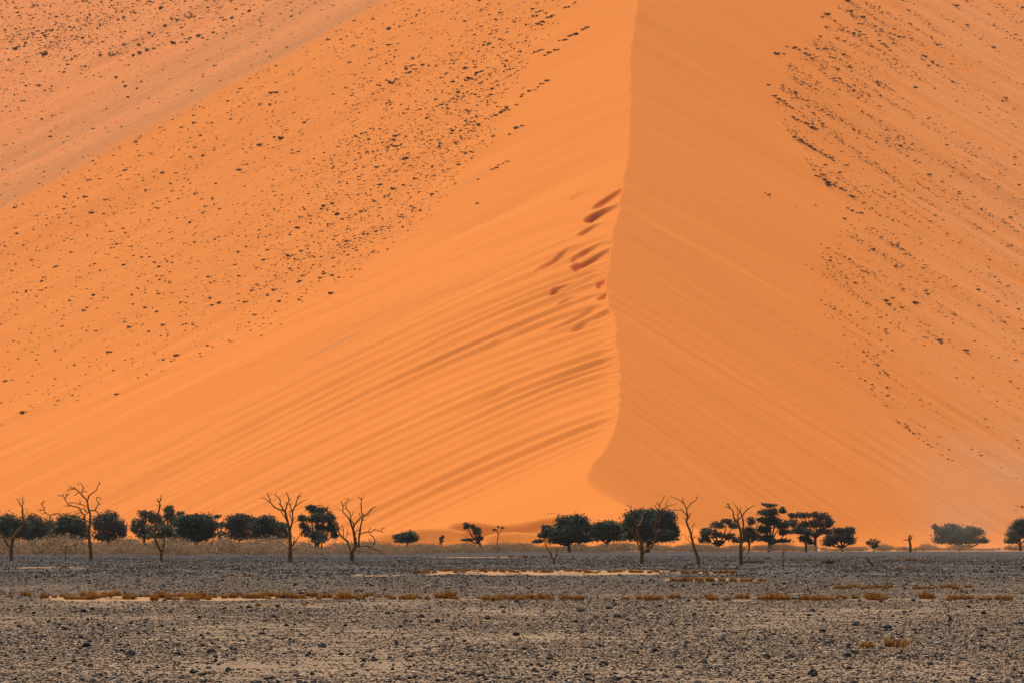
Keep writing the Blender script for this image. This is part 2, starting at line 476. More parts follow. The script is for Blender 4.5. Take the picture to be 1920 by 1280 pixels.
# ================================================================== dunes
RIM = [(-30, 1110), (60, 1035), (160, 985), (250, 940), (320, 880), (420, 815), (480, 730), (560, 610), (620, 520), (700, 330), (790, 40), (830, -40), (960, -60)]
EDGE = [(-30, 1535), (60, 1545), (110, 1480), (200, 1450), (280, 1495), (350, 1545), (420, 1590), (470, 1540), (600, 1545), (700, 1600), (800, 1690), (900, 1810), (960, 1900)]
def poly_x(y, pts):
    ys, xs = zip(*pts); return np.interp(y, ys, xs)
def veg_mask(px, py):
    """how thickly shrubs cover the slopes (the belts seen in the photograph)"""
    a = sstep(-10, 120, poly_x(py, RIM) - px) * (1 - 0.8 * sstep(480, 760, py))
    b = sstep(-10, 90, px - poly_x(py, EDGE)) * (1 - 0.8 * sstep(450, 800, py))
    return np.maximum(a, b)
dy = np.concatenate([np.arange(1040, 1340, 1.0), np.arange(1340, 1470, 0.9), np.arange(1470, 1650, 0.6), np.arange(1650, 2520, 2.2), np.arange(2520, 2900, 40)])
def uaxis(lim):
    v, out = 0.0, []
    while v < lim:
        v += 0.38 + 0.80 * min(max(v - 12.0, 0.0) / 65.0, 1.0); out.append(v)
    return np.array(out)
du = np.concatenate([-uaxis(345)[::-1], [0.0], uaxis(240)])
DU, DY = np.meshgrid(du, dy)
DX = crest_x(DY) + DU
raw, uu, flo, bck = dune_raw(DX, DY)
DZ = smax(raw, np.full_like(raw, -1.0), 7.0)
nx, ny = len(du), len(dy)
idx = np.arange(nx * ny).reshape(ny, nx)
Fq = np.stack([idx[:-1, :-1], idx[:-1, 1:], idx[1:, 1:], idx[1:, :-1]], -1).reshape(-1, 4)
dm = mesh_np('dune', np.stack([DX, DY, DZ], -1).reshape(-1, 3), Fq, mat=M_SAND)
attr(dm, 'flow', flo.ravel()); attr(dm, 'side', uu.ravel()); attr(dm, 'back', bck.ravel())
_px = 960 + DX / DY * F; _py = 1010 - (DZ - CAM_H) / DY * F
attr(dm, 'veg', veg_mask(_px, _py).ravel())
tag(link('dune', dm), kind='structure')
del DU, DY, DX, DZ, raw, GX, GY, GZ

# ================================================================== plant meshes
def blade_tuft(n, height, spread, width, seed, lean=0.5, flat=1.0, clump=1):
    """a tuft of tapering, bending blades; returns vertices, triangles, tone"""
    r = np.random.default_rng(seed)
    V, T, C = [], [], []
    for i in range(n):
        a = r.uniform(0, 2 * math.pi); rad = spread * 0.45 * math.sqrt(r.uniform(0, 1))
        bx, by = math.cos(a) * rad, math.sin(a) * rad * flat
        a2 = a + r.normal(0, 0.6); l = lean * r.uniform(0.15, 1.0)
        h = height * r.uniform(0.55, 1.0) * (1 - 0.35 * rad / (spread * 0.45 + 1e-6))
        d = np.array([math.cos(a2) * l, math.sin(a2) * l * flat])
        s = np.array([-math.sin(a2 + r.normal(0, .8)), math.cos(a2), 0]) * width * r.uniform(0.6, 1.3) * 0.5
        p0 = np.array([bx, by, -0.06 * height]); p1 = np.array([bx + d[0] * h * 0.4, by + d[1] * h * 0.4, h * 0.62]); p2 = np.array([bx + d[0] * h, by + d[1] * h, h * (1 - 0.3 * l)])
        k = len(V); V += [p0 - s, p0 + s, p1 - s * 0.9, p1 + s * 0.9, p2]
        T += [(k, k + 1, k + 3), (k, k + 3, k + 2), (k + 2, k + 3, k + 4)]
        c = r.uniform(0, 1); C += [c * 0.6, c * 0.6, c, c, min(1, c + 0.2)]
    return np.array(V), np.array(T), np.array(C)

def leaf_cloud(centers, radii, n, size, r):
    """leaf-sized faces clustered into clumps spread over ellipsoids"""
    V, C = [], []
    for (c, rad, m) in zip(centers, radii, n):
        nc = max(6, int(m / 30))
        d = r.normal(size=(nc, 3)); d /= np.linalg.norm(d, axis=1)[:, None]
        d[:, 2] = np.where(d[:, 2] < -0.45, d[:, 2] * 0.5, d[:, 2])
        cc = c + d * rad * r.uniform(0.30, 0.90, (nc, 1))
        ctone = r.uniform(0.0, 1.0, nc)
        which = r.integers(0, nc, m)
        p = cc[which] + r.normal(size=(m, 3)) * rad * np.array([0.22, 0.22, 0.19])
        ax = r.normal(size=(m, 3)); ax /= np.linalg.norm(ax, axis=1)[:, None]
        bx = np.cross(ax, r.normal(size=(m, 3))); bx /= np.linalg.norm(bx, axis=1)[:, None]
        s = size * r.uniform(0.5, 1.25, (m, 1))
        V.append(np.stack([p - ax * s * .5, p + bx * s * .38, p + ax * s * .5, p - bx * s * .38], 1).reshape(-1, 3))
        C.append(np.repeat(np.clip(0.65 * ctone[which] + 0.35 * r.uniform(0, 1, m), 0, 1), 4))
    V = np.concatenate(V); C = np.concatenate(C)
    return V, np.arange(len(V)).reshape(-1, 4), C

def tube(paths, sides=7):
    """paths: list of (points (n,3), radii (n)) joined into one mesh of tapered tubes"""
    V, Q = [], []
    for P, R in paths:
        P = np.asarray(P, float); n = len(P); k0 = len(V)
        Tn = np.gradient(P, axis=0); Tn /= np.linalg.norm(Tn, axis=1)[:, None] + 1e-9
        for i in range(n):
            t = Tn[i]; a = np.cross(t, (0, 1, 0)) if abs(t[1]) < 0.9 else np.cross(t, (1, 0, 0)); a /= np.linalg.norm(a); b = np.cross(t, a)
            for j in range(sides):
                an = 2 * math.pi * j / sides; V.append(P[i] + R[i] * (math.cos(an) * a + math.sin(an) * b))
        for i in range(n - 1):
            for j in range(sides):
                j2 = (j + 1) % sides
                Q.append((k0 + i * sides + j, k0 + i * sides + j2, k0 + (i + 1) * sides + j2, k0 + (i + 1) * sides + j))
        tip = len(V); V.append(P[-1] + Tn[-1] * R[-1])
        for j in range(sides): Q.append((k0 + (n - 1) * sides + j, k0 + (n - 1) * sides + (j + 1) % sides, tip, tip))
    return V, [q if q[2] != q[3] else q[:3] for q in Q]

def tube_mesh(name, paths, mat, origin, sides=7):
    V, Q = tube(paths, sides)
    me = bpy.data.meshes.new(name)
    me.from_pydata([tuple(v - origin) for v in np.array(V)], [], Q)
    me.polygons.foreach_set('use_smooth', [True] * len(Q)); me.materials.append(mat); me.update()
    return me

def catmull(P, k=4):
    P = np.asarray(P, float)
    if len(P) < 3: 
        t = np.linspace(0, 1, k + 1)[:, None]; return P[0] * (1 - t) + P[1] * t
    E = np.vstack([2 * P[0] - P[1], P, 2 * P[-1] - P[-2]]); out = []
    for i in range(1, len(E) - 2):
        for t in np.arange(k) / k:
            a, b, c, d = E[i - 1], E[i], E[i + 1], E[i + 2]
            out.append(0.5 * (2 * b + (c - a) * t + (2 * a - 5 * b + 4 * c - d) * t * t + (3 * b - a - 3 * c + d) * t ** 3))
    out.append(P[-1]); return np.array(out)

# ================================================================== dead trees (branch lines traced from the photograph, in crop pixels)
def spurs(W, R, r, bi):
    """broken stubs and fine side shoots along the outer part of a branch"""
    out = []
    n = len(W); L = float(np.sum(np.linalg.norm(np.diff(W, axis=0), axis=1)))
    if L < 0.5: return out
    lo = int(n * (0.55 if bi == 0 else 0.25))
    for _ in range(max(2, int(L * 1.6))):
        i = r.randrange(lo, n - 1); d = W[min(i + 1, n - 1)] - W[i - 1]; d = d / (np.linalg.norm(d) + 1e-9)
        a = d * r.uniform(0.2, 0.9) + np.array([r.uniform(-1, 1), r.uniform(-1, 1), r.uniform(-0.3, 1.0)]); a /= np.linalg.norm(a) + 1e-9
        ln = r.uniform(0.15, 0.6); k = min(R[i] * 0.7, 0.035)
        b = a + np.array([r.uniform(-.5, .5), r.uniform(-.5, .5), r.uniform(-.2, .6)])
        P = np.array([W[i], W[i] + a * ln * 0.5, W[i] + a * ln * 0.5 + b * ln * 0.5])
        out.append((P, np.array([k, k * 0.7, k * 0.35])))
    return out

def dead_tree(label, o, s, base_py, branches, group='bare dead trees on the plain', cat='dead tree', name='dead_tree', seed=0, gain=1.2):
    r = random.Random(seed * 31 + 5)
    Y = ground_Y(base_py)
    mpp = Y / F / s                       # metres per crop pixel
    b0 = branches[0][0][0]
    base = at(o[0] + b0[0] / s, o[1] + b0[1] / s, Y); base[2] = float(ground_h(base[0], base[1]))
    root = empty(name, base); tag(root, label, cat, group)
    done = []                             # (crop xy, depth, limb)
    limbs = []
    for bi, (pts, r0, r1) in enumerate(branches):
        P = catmull(pts, 4)
        seg = np.concatenate([[0], np.cumsum(np.linalg.norm(np.diff(P, axis=0), axis=1))]) * mpp
        if not done: d0 = 0.0; slope = r.uniform(-0.06, 0.06)
        else:
            q = min(done, key=lambda t: (t[0] - P[0][0]) ** 2 + (t[1] - P[0][1]) ** 2); d0 = q[2]; host = q[3]; slope = r.choice((-1, 1)) * r.uniform(0.25, 0.8)
        dep = d0 + slope * seg
        t = seg / seg[-1]
        R = (r0 + (r1 - r0) * t ** 0.8) * mpp * gain
        W = []
        for i, (p, dd) in enumerate(zip(P, dep)):
            jit = 0.35 * R[i] if bi and 0 < i < len(P) - 1 else 0
            w = at(o[0] + p[0] / s, o[1] + p[1] / s, Y + dd) + np.array([r.uniform(-1, 1), r.uniform(-1, 1), r.uniform(-1, 1)]) * jit
            W.append(w); done.append((p[0], p[1], dd, bi))
        W = np.array(W)
        if bi == 0:
            W = np.vstack([W[0] + [0, 0, base[2] - W[0][2] - 0.25], W]); R = np.concatenate([[R[0] * 1.25], R]); R[1] *= 1.1
        # a branch of the trunk is a part; what grows from a branch is a twig of that branch
        top = None if bi == 0 or host == 0 else (limbs[host][1] or limbs[host][0])
        ob = link('trunk' if bi == 0 else ('twig' if top else 'branch'), tube_mesh('dead_branch', [(W, R)] + spurs(W, R, r, bi), M_BARK, base, 7), top or root)
        limbs.append((ob, top))
    return root

TR = {}
TR['a'] = ((0, 890), 7.527, 1050.3, [
    ([(160,1205),(158,1100),(160,1020),(180,930),(215,840),(300,740),(330,680),(325,600),(318,520),(315,440)], 26, 8),
    ([(150,1010),(110,980),(70,910),(40,850),(0,790),(-40,740)], 14, 6), ([(170,950),(160,840),(150,760),(150,680),(140,610)], 9, 5),
    ([(315,440),(285,400),(262,365),(228,325)], 7, 3), ([(315,440),(330,400),(345,378)], 5, 3), ([(318,400),(318,340),(325,290)], 6, 3),
    ([(325,560),(360,555),(380,530),(378,480)], 5, 3), ([(318,540),(305,530),(292,512)], 4, 3)])
TR['b'] = ((0, 890), 7.527, 1049.0, [
    ([(1283,1195),(1280,1080),(1265,950),(1255,850),(1262,750),(1272,650),(1275,560),(1248,480),(1238,400),(1225,350),(1170,300),(1130,250),(1095,215),(1050,190),(1000,178),(965,178)], 26, 4),
    ([(1255,830),(1225,760),(1205,690),(1190,620),(1195,570),(1165,540),(1135,490),(1110,455),(1050,440),(990,425),(945,385),(920,335),(905,310),(870,285),(825,297)], 14, 4),
    ([(920,320),(945,285),(945,255)], 6, 4), ([(945,285),(965,270),(985,255)], 4, 2),
    ([(1195,660),(1130,635),(1050,620),(980,600),(900,585),(840,560),(800,540),(740,560),(680,555),(640,530),(615,490),(630,465),(590,420),(585,400),(625,362)], 10, 4),
    ([(615,490),(575,495),(535,508)], 5, 3), ([(640,530),(610,535),(580,550)], 4, 2), ([(575,495),(565,510),(570,530)], 3, 2), ([(950,575),(970,545),(1000,525)], 6, 5),
    ([(1215,440),(1160,415),(1110,405),(1075,390),(1020,390),(975,382)], 7, 4), ([(1215,520),(1200,485),(1165,470),(1120,490),(1100,500)], 8, 4),
    ([(1000,430),(950,435),(905,432)], 6, 3), ([(1240,340),(1260,290),(1310,250),(1360,210),(1375,165),(1400,130),(1405,95)], 9, 4), ([(1400,120),(1414,118),(1428,122)], 3, 2),
    ([(1150,250),(1170,200),(1180,185),(1160,140),(1140,122),(1090,135)], 7, 3), ([(1180,220),(1215,232),(1240,238)], 5, 3), ([(1110,245),(1080,270),(1050,292)], 6, 3),
    ([(1040,200),(980,200),(930,222)], 6, 3), ([(1270,530),(1260,510),(1290,498),(1335,495),(1370,440),(1395,400),(1365,350),(1370,310),(1405,318),(1428,335)], 10, 4),
    ([(1395,405),(1410,408),(1425,410)], 4, 2), ([(1335,495),(1375,520),(1390,570),(1430,640),(1455,720),(1490,780),(1560,820)], 7, 4), ([(1430,730),(1445,830),(1465,930)], 4, 3),
    ([(1200,560),(1230,535),(1260,515)], 6, 5), ([(1135,530),(1100,535),(1065,535)], 4, 2)])
TR['c'] = ((220, 900), 8.0, 1050.0, [
    ([(655,1200),(660,1120),(655,1060),(615,990),(575,900),(555,830),(570,720),(585,640),(610,520),(630,430),(640,370)], 21, 9),
    ([(640,370),(635,320),(655,270),(662,215)], 8, 5), ([(640,340),(615,310),(600,280)], 6, 5), ([(640,375),(652,370),(660,360)], 5, 4), ([(650,290),(640,270),(632,262)], 4, 3),
    ([(665,1060),(690,1000),(705,920),(715,830)], 17, 6), ([(550,840),(510,780),(460,700),(440,660)], 9, 4)])
TR['d'] = ((480, 900), 8.0, 1053.0, [
    ([(513,1225),(515,1100),(515,980),(512,850),(500,740),(480,640),(460,560),(440,480),(420,450)], 33, 12),
    ([(420,450),(340,430),(270,390),(220,335),(180,310),(130,265),(75,265)], 12, 4), ([(215,330),(205,280),(185,230),(168,185)], 8, 5), ([(205,282),(216,276),(226,270)], 5, 4),
    ([(420,460),(395,410),(370,365),(345,345)], 10, 6), ([(365,355),(365,310),(335,250),(275,205)], 8, 5), ([(440,480),(445,430),(470,350),(495,300),(480,240),(455,185)], 11, 5),
    ([(495,300),(510,285),(525,265)], 6, 5), ([(470,600),(440,560),(400,500),(370,460)], 8, 5),
    ([(512,760),(525,680),(550,590),(550,520),(545,460),(520,400),(505,330)], 15, 5), ([(545,460),(580,400),(610,310),(640,230),(680,175)], 11, 4),
    ([(590,390),(640,350),(700,310),(750,295)], 8, 4), ([(638,248),(660,240),(685,228)], 6, 4), ([(535,600),(515,520),(508,440)], 7, 4), ([(555,600),(575,575),(595,550)], 5, 3),
    ([(550,640),(600,610),(640,590),(655,510)], 5, 3), ([(525,990),(570,940),(610,890),(640,850)], 15, 6), ([(560,930),(572,890),(580,850)], 9, 5), ([(490,880),(420,830),(330,790),(250,740)], 6, 4)])
TR['e'] = ((590, 910), 8.533, 1051.0, [
    ([(595,1205),(598,1120),(600,1060),(640,990),(655,930),(645,850),(632,770),(615,690),(590,630),(570,560),(540,510)], 36, 10),
    ([(540,510),(480,450),(448,400),(455,370),(440,280),(410,232)], 10, 5), ([(580,520),(560,430),(510,360),(505,280),(540,222),(515,200)], 9, 5), ([(575,500),(605,460),(618,410)], 7, 4),
    ([(615,690),(640,620),(680,570),(730,520),(780,490),(850,440),(905,365),(985,330)], 13, 5), ([(740,490),(720,460),(705,425)], 7, 4), ([(850,440),(865,470),(830,480)], 4, 3),
    ([(775,480),(745,400),(745,300),(742,210),(700,180)], 9, 5), ([(742,212),(752,204),(762,195)], 5, 4),
    ([(685,960),(710,950),(705,880),(710,800),(728,720),(735,640),(755,570),(770,500)], 14, 9), ([(760,555),(795,545),(830,540)], 6, 4), ([(630,625),(600,570),(570,530)], 9, 6),
    ([(700,830),(740,770),(830,740),(900,740),(940,705),(1000,710),(1060,730),(1080,690),(1130,685)], 11, 4), ([(1060,730),(1085,738),(1110,745)], 5, 3), ([(860,735),(880,700),(885,670)], 6, 4),
    ([(650,770),(665,730),(675,710),(735,720)], 6, 4), ([(655,970),(750,965),(830,955),(920,965),(945,930),(960,870),(930,810),(870,765)], 12, 4),
    ([(830,960),(920,1005),(1000,1030),(1070,1080),(1140,1125)], 7, 4), ([(592,1080),(555,960),(510,880),(440,820),(395,750),(360,690),(350,640)], 22, 7),
    ([(350,640),(290,600),(270,560),(260,520),(215,480),(205,400),(198,320)], 8, 5), ([(190,390),(140,325),(85,322)], 7, 4), ([(262,510),(245,470),(235,430)], 5, 3),
    ([(460,830),(460,760),(455,670),(430,625)], 7, 4), ([(495,850),(520,770),(520,690)], 5, 3), ([(522,775),(550,772),(580,770)], 4, 3)])
TR['f'] = ((990, 920), 8.827, 1056.5, [
    ([(428,1205),(432,1150),(440,1110),(470,1060),(480,990),(485,930)], 19, 6), ([(430,1140),(390,1080),(370,1020),(330,970),(295,900),(290,860),(235,740),(205,660)], 13, 3),
    ([(395,1060),(380,990),(380,920)], 7, 4), ([(470,1070),(540,1020),(580,995),(595,920)], 6, 4)])
TR['g'] = ((1150, 915), 8.533, 1056.2, [
    ([(455,1205),(458,1100),(460,1000),(450,880),(430,820),(395,750),(385,680),(385,610)], 33, 13), ([(385,620),(345,540),(320,470),(300,430),(285,350),(265,290),(215,270)], 12, 4),
    ([(390,620),(440,540),(465,450),(480,380),(490,330)], 11, 5), ([(450,990),(400,900),(365,820),(345,760),(300,690),(220,630),(150,590)], 12, 5),
    ([(465,1050),(540,975),(620,910),(670,820),(680,750),(660,660),(660,570),(700,440),(715,360),(745,310)], 19, 6), ([(745,310),(735,270),(760,220),(800,160),(825,110)], 7, 4),
    ([(748,300),(720,260),(690,230)], 5, 4), ([(725,330),(690,300),(650,270)], 6, 4), ([(745,345),(790,330),(840,290),(900,265),(990,260)], 7, 4), ([(840,290),(860,220),(885,165)], 5, 3),
    ([(800,325),(840,318),(880,310)], 4, 3), ([(460,900),(500,870),(550,840),(600,820)], 5, 3), ([(150,590),(120,500),(80,460)], 4, 3)])
TR['h'] = ((1250, 915), 8.533, 1058.0, [
    ([(515,1220),(500,1120),(470,1030),(435,930),(415,850),(395,760),(375,680),(340,600),(320,540),(328,480),(330,420),(318,330)], 25, 9),
    ([(318,330),(285,260),(250,215),(180,175),(130,150),(75,135)], 10, 4), ([(285,245),(255,185),(255,145)], 6, 4), ([(320,330),(370,260),(400,220),(455,195),(500,118)], 10, 5),
    ([(320,425),(275,380),(240,340),(180,345),(115,335)], 9, 4), ([(340,490),(360,460),(380,430)], 6, 4), ([(315,500),(290,470),(270,450)], 4, 3), ([(395,740),(420,660),(420,590),(475,580)], 6, 3),
    ([(375,650),(395,620),(410,600)], 4, 3), ([(405,900),(330,810),(280,735)], 5, 3), ([(410,820),(450,780),(490,755)], 6, 4), ([(400,810),(370,780),(350,745)], 4, 3)])
TR['i'] = ((1250, 915), 8.533, 1058.5, [
    ([(1185,1225),(1190,1130),(1185,1000),(1190,880),(1190,780),(1185,690),(1160,610),(1140,550),(1090,500),(1068,440),(1065,370)], 33, 8),
    ([(1065,370),(1030,325),(990,308),(945,298)], 8, 4), ([(1032,325),(990,270),(960,235)], 7, 5), ([(1195,900),(1215,820),(1230,750),(1225,650),(1230,560),(1215,470),(1200,420)], 20, 10),
    ([(1200,430),(1180,370),(1130,310),(1095,265)], 8, 5), ([(1205,440),(1245,380),(1300,330),(1380,280),(1410,280)], 10, 5), ([(1142,560),(1150,500),(1200,440)], 9, 7),
    ([(1150,490),(1135,400),(1130,310)], 7, 5), ([(1150,430),(1170,370),(1190,310)], 5, 4), ([(1195,1120),(1290,1050),(1300,980),(1280,930),(1330,860),(1350,780)], 8, 4), ([(1200,1020),(1235,985),(1250,940)], 6, 3)])
for key, lab in (('a', 'forked dead tree cut off by the left edge of the picture'), ('b', 'tall wide-spreading dead tree with long twisted limb reaching left'),
                 ('c', 'slender dead tree with one tall bare stem before dark acacias'), ('d', 'dead tree with upswept V-shaped crown beside thick straight trunk'),
                 ('e', 'dead tree with many bent limbs and looping low branch at right'), ('f', 'small low forked dead tree below the dark crown'),
                 ('g', 'dead tree standing in front of the broad dark green acacia'), ('h', 'leaning single-stemmed dead tree alone against the orange slope'),
                 ('i', 'dead tree with two parallel upright limbs right of the leaning one')):
    o, s, by, br = TR[key]
    dead_tree(lab, o, s, by, br, seed=ord(key))
# small dead stems further off (traced straight in photograph pixels)
for lab, by, br in (('thin dead stem with broken forked top behind the left dead trees', 1041, [([(103,1041),(103,1020),(104,1008),(98,1001)], 1.6, 0.8), ([(104,1010),(107,1004),(106,998)], 1.0, 0.6)]),
                    ('thin bare pole of dead wood left of the wide dead tree', 1047.5, [([(123.5,1047.5),(123,1035),(123.5,1022)], 1.0, 0.5), ([(123.3,1030),(125,1026),(125.5,1023)], 0.5, 0.3)]),
                    ('short dead stump pair beneath the tall open acacia', 1040, [([(604,1040),(603,1030),(603.5,1018)], 2.2, 1.2), ([(602,1034),(598,1026),(596,1020)], 1.2, 0.7)]),
                    ('thin dead pole standing below the tallest acacia on the right', 1062, [([(1468.5,1062),(1468.5,1045),(1467,1026)], 1.2, 0.6), ([(1468,1040),(1470,1034),(1471,1030)], 0.6, 0.4)]),
                    ('crooked dead snag alone on the right of the plain', 1034, [([(1707,1034),(1707,1022),(1705,1010),(1706,1003)], 2.4, 1.4), ([(1706,1014),(1700,1011),(1694,1012)], 1.0, 0.6), ([(1706,1012),(1709,1008),(1710,1003)], 1.2, 0.7)]),
                    ('fallen dead branch leaning out of dry grass on the right', 1061, [([(1638,1061),(1632,1054),(1624,1047),(1619,1043)], 2.0, 1.0), ([(1630,1053),(1630,1048),(1627,1044)], 1.2, 0.6), ([(1633,1056),(1640,1053),(1643,1056)], 1.2, 0.6)])):
    dead_tree(lab, (0, 0), 1.0, by, br, group='small dead stems on the plain', seed=len(lab))

# ================================================================== green acacias
def acacia(label, base_px, Y, blobs, mat=M_LEAF, group='dark green acacias below the dune', cat='tree', name='acacia_tree', dens=1.0, trunk_px=3.2, seed=0, leaf=0.30, loose=1.0):
    r = np.random.default_rng(seed + 100)
    base = at(base_px, 1010, Y); base[2] = float(ground_h(base[0], base[1])) - 0.05
    root = empty(name, base); tag(root, label, cat, group)
    mp = Y / F
    cs, rs, ns = [], [], []
    for (cx, cy, rx, ry) in blobs:
        c = at(cx, cy, Y + r.uniform(-0.6, 0.6) * rx * mp)
        rad = np.array([rx, 0.5 * (rx + ry) * 1.05, ry]) * mp * (1.22 if dens >= 1.0 else 1.09)
        cs.append(c); rs.append(rad); ns.append(int(100 + 210 * dens * math.pi * rad[0] * rad[2]))
    V, Q, C = leaf_cloud(cs, rs, ns, leaf, r)
    me = mesh_np('crown', V - base, Q, mat=mat, smooth=False); attr(me, 'tone', C)
    link('crown', me, root)
    # trunk and a limb into every lobe
    low = min(c[2] - q[2] * 0.6 for c, q in zip(cs, rs))
    cx = np.mean([c[0] for c in cs]); fork = base + np.array([(cx - base[0]) * 0.15, 0, max(0.8, (low - base[2]) * 0.85)])
    w = trunk_px * mp
    T = catmull([base - [0, 0, 0.3], base + (fork - base) * 0.5 + [r.uniform(-.15, .15), 0, 0], fork], 4)
    link('trunk', tube_mesh('acacia_trunk', [(T, np.linspace(w, w * 0.72, len(T)))], M_TRUNK, base, 8), root)
    for c, q in list(zip(cs, rs))[:7]:
        end = c + np.array([0, 0, 0.25 * q[2]])
        mid = 0.5 * (fork + end) + np.array([r.uniform(-.4, .4), r.uniform(-.4, .4), -0.15 * abs(end[0] - fork[0])])
        B = catmull([fork - [0, 0, 0.1], mid, end], 4)
        link('branch', tube_mesh('acacia_limb', [(B, np.linspace(w * 0.6, w * 0.14, len(B)))], M_TRUNK, base, 6), root)
    return root

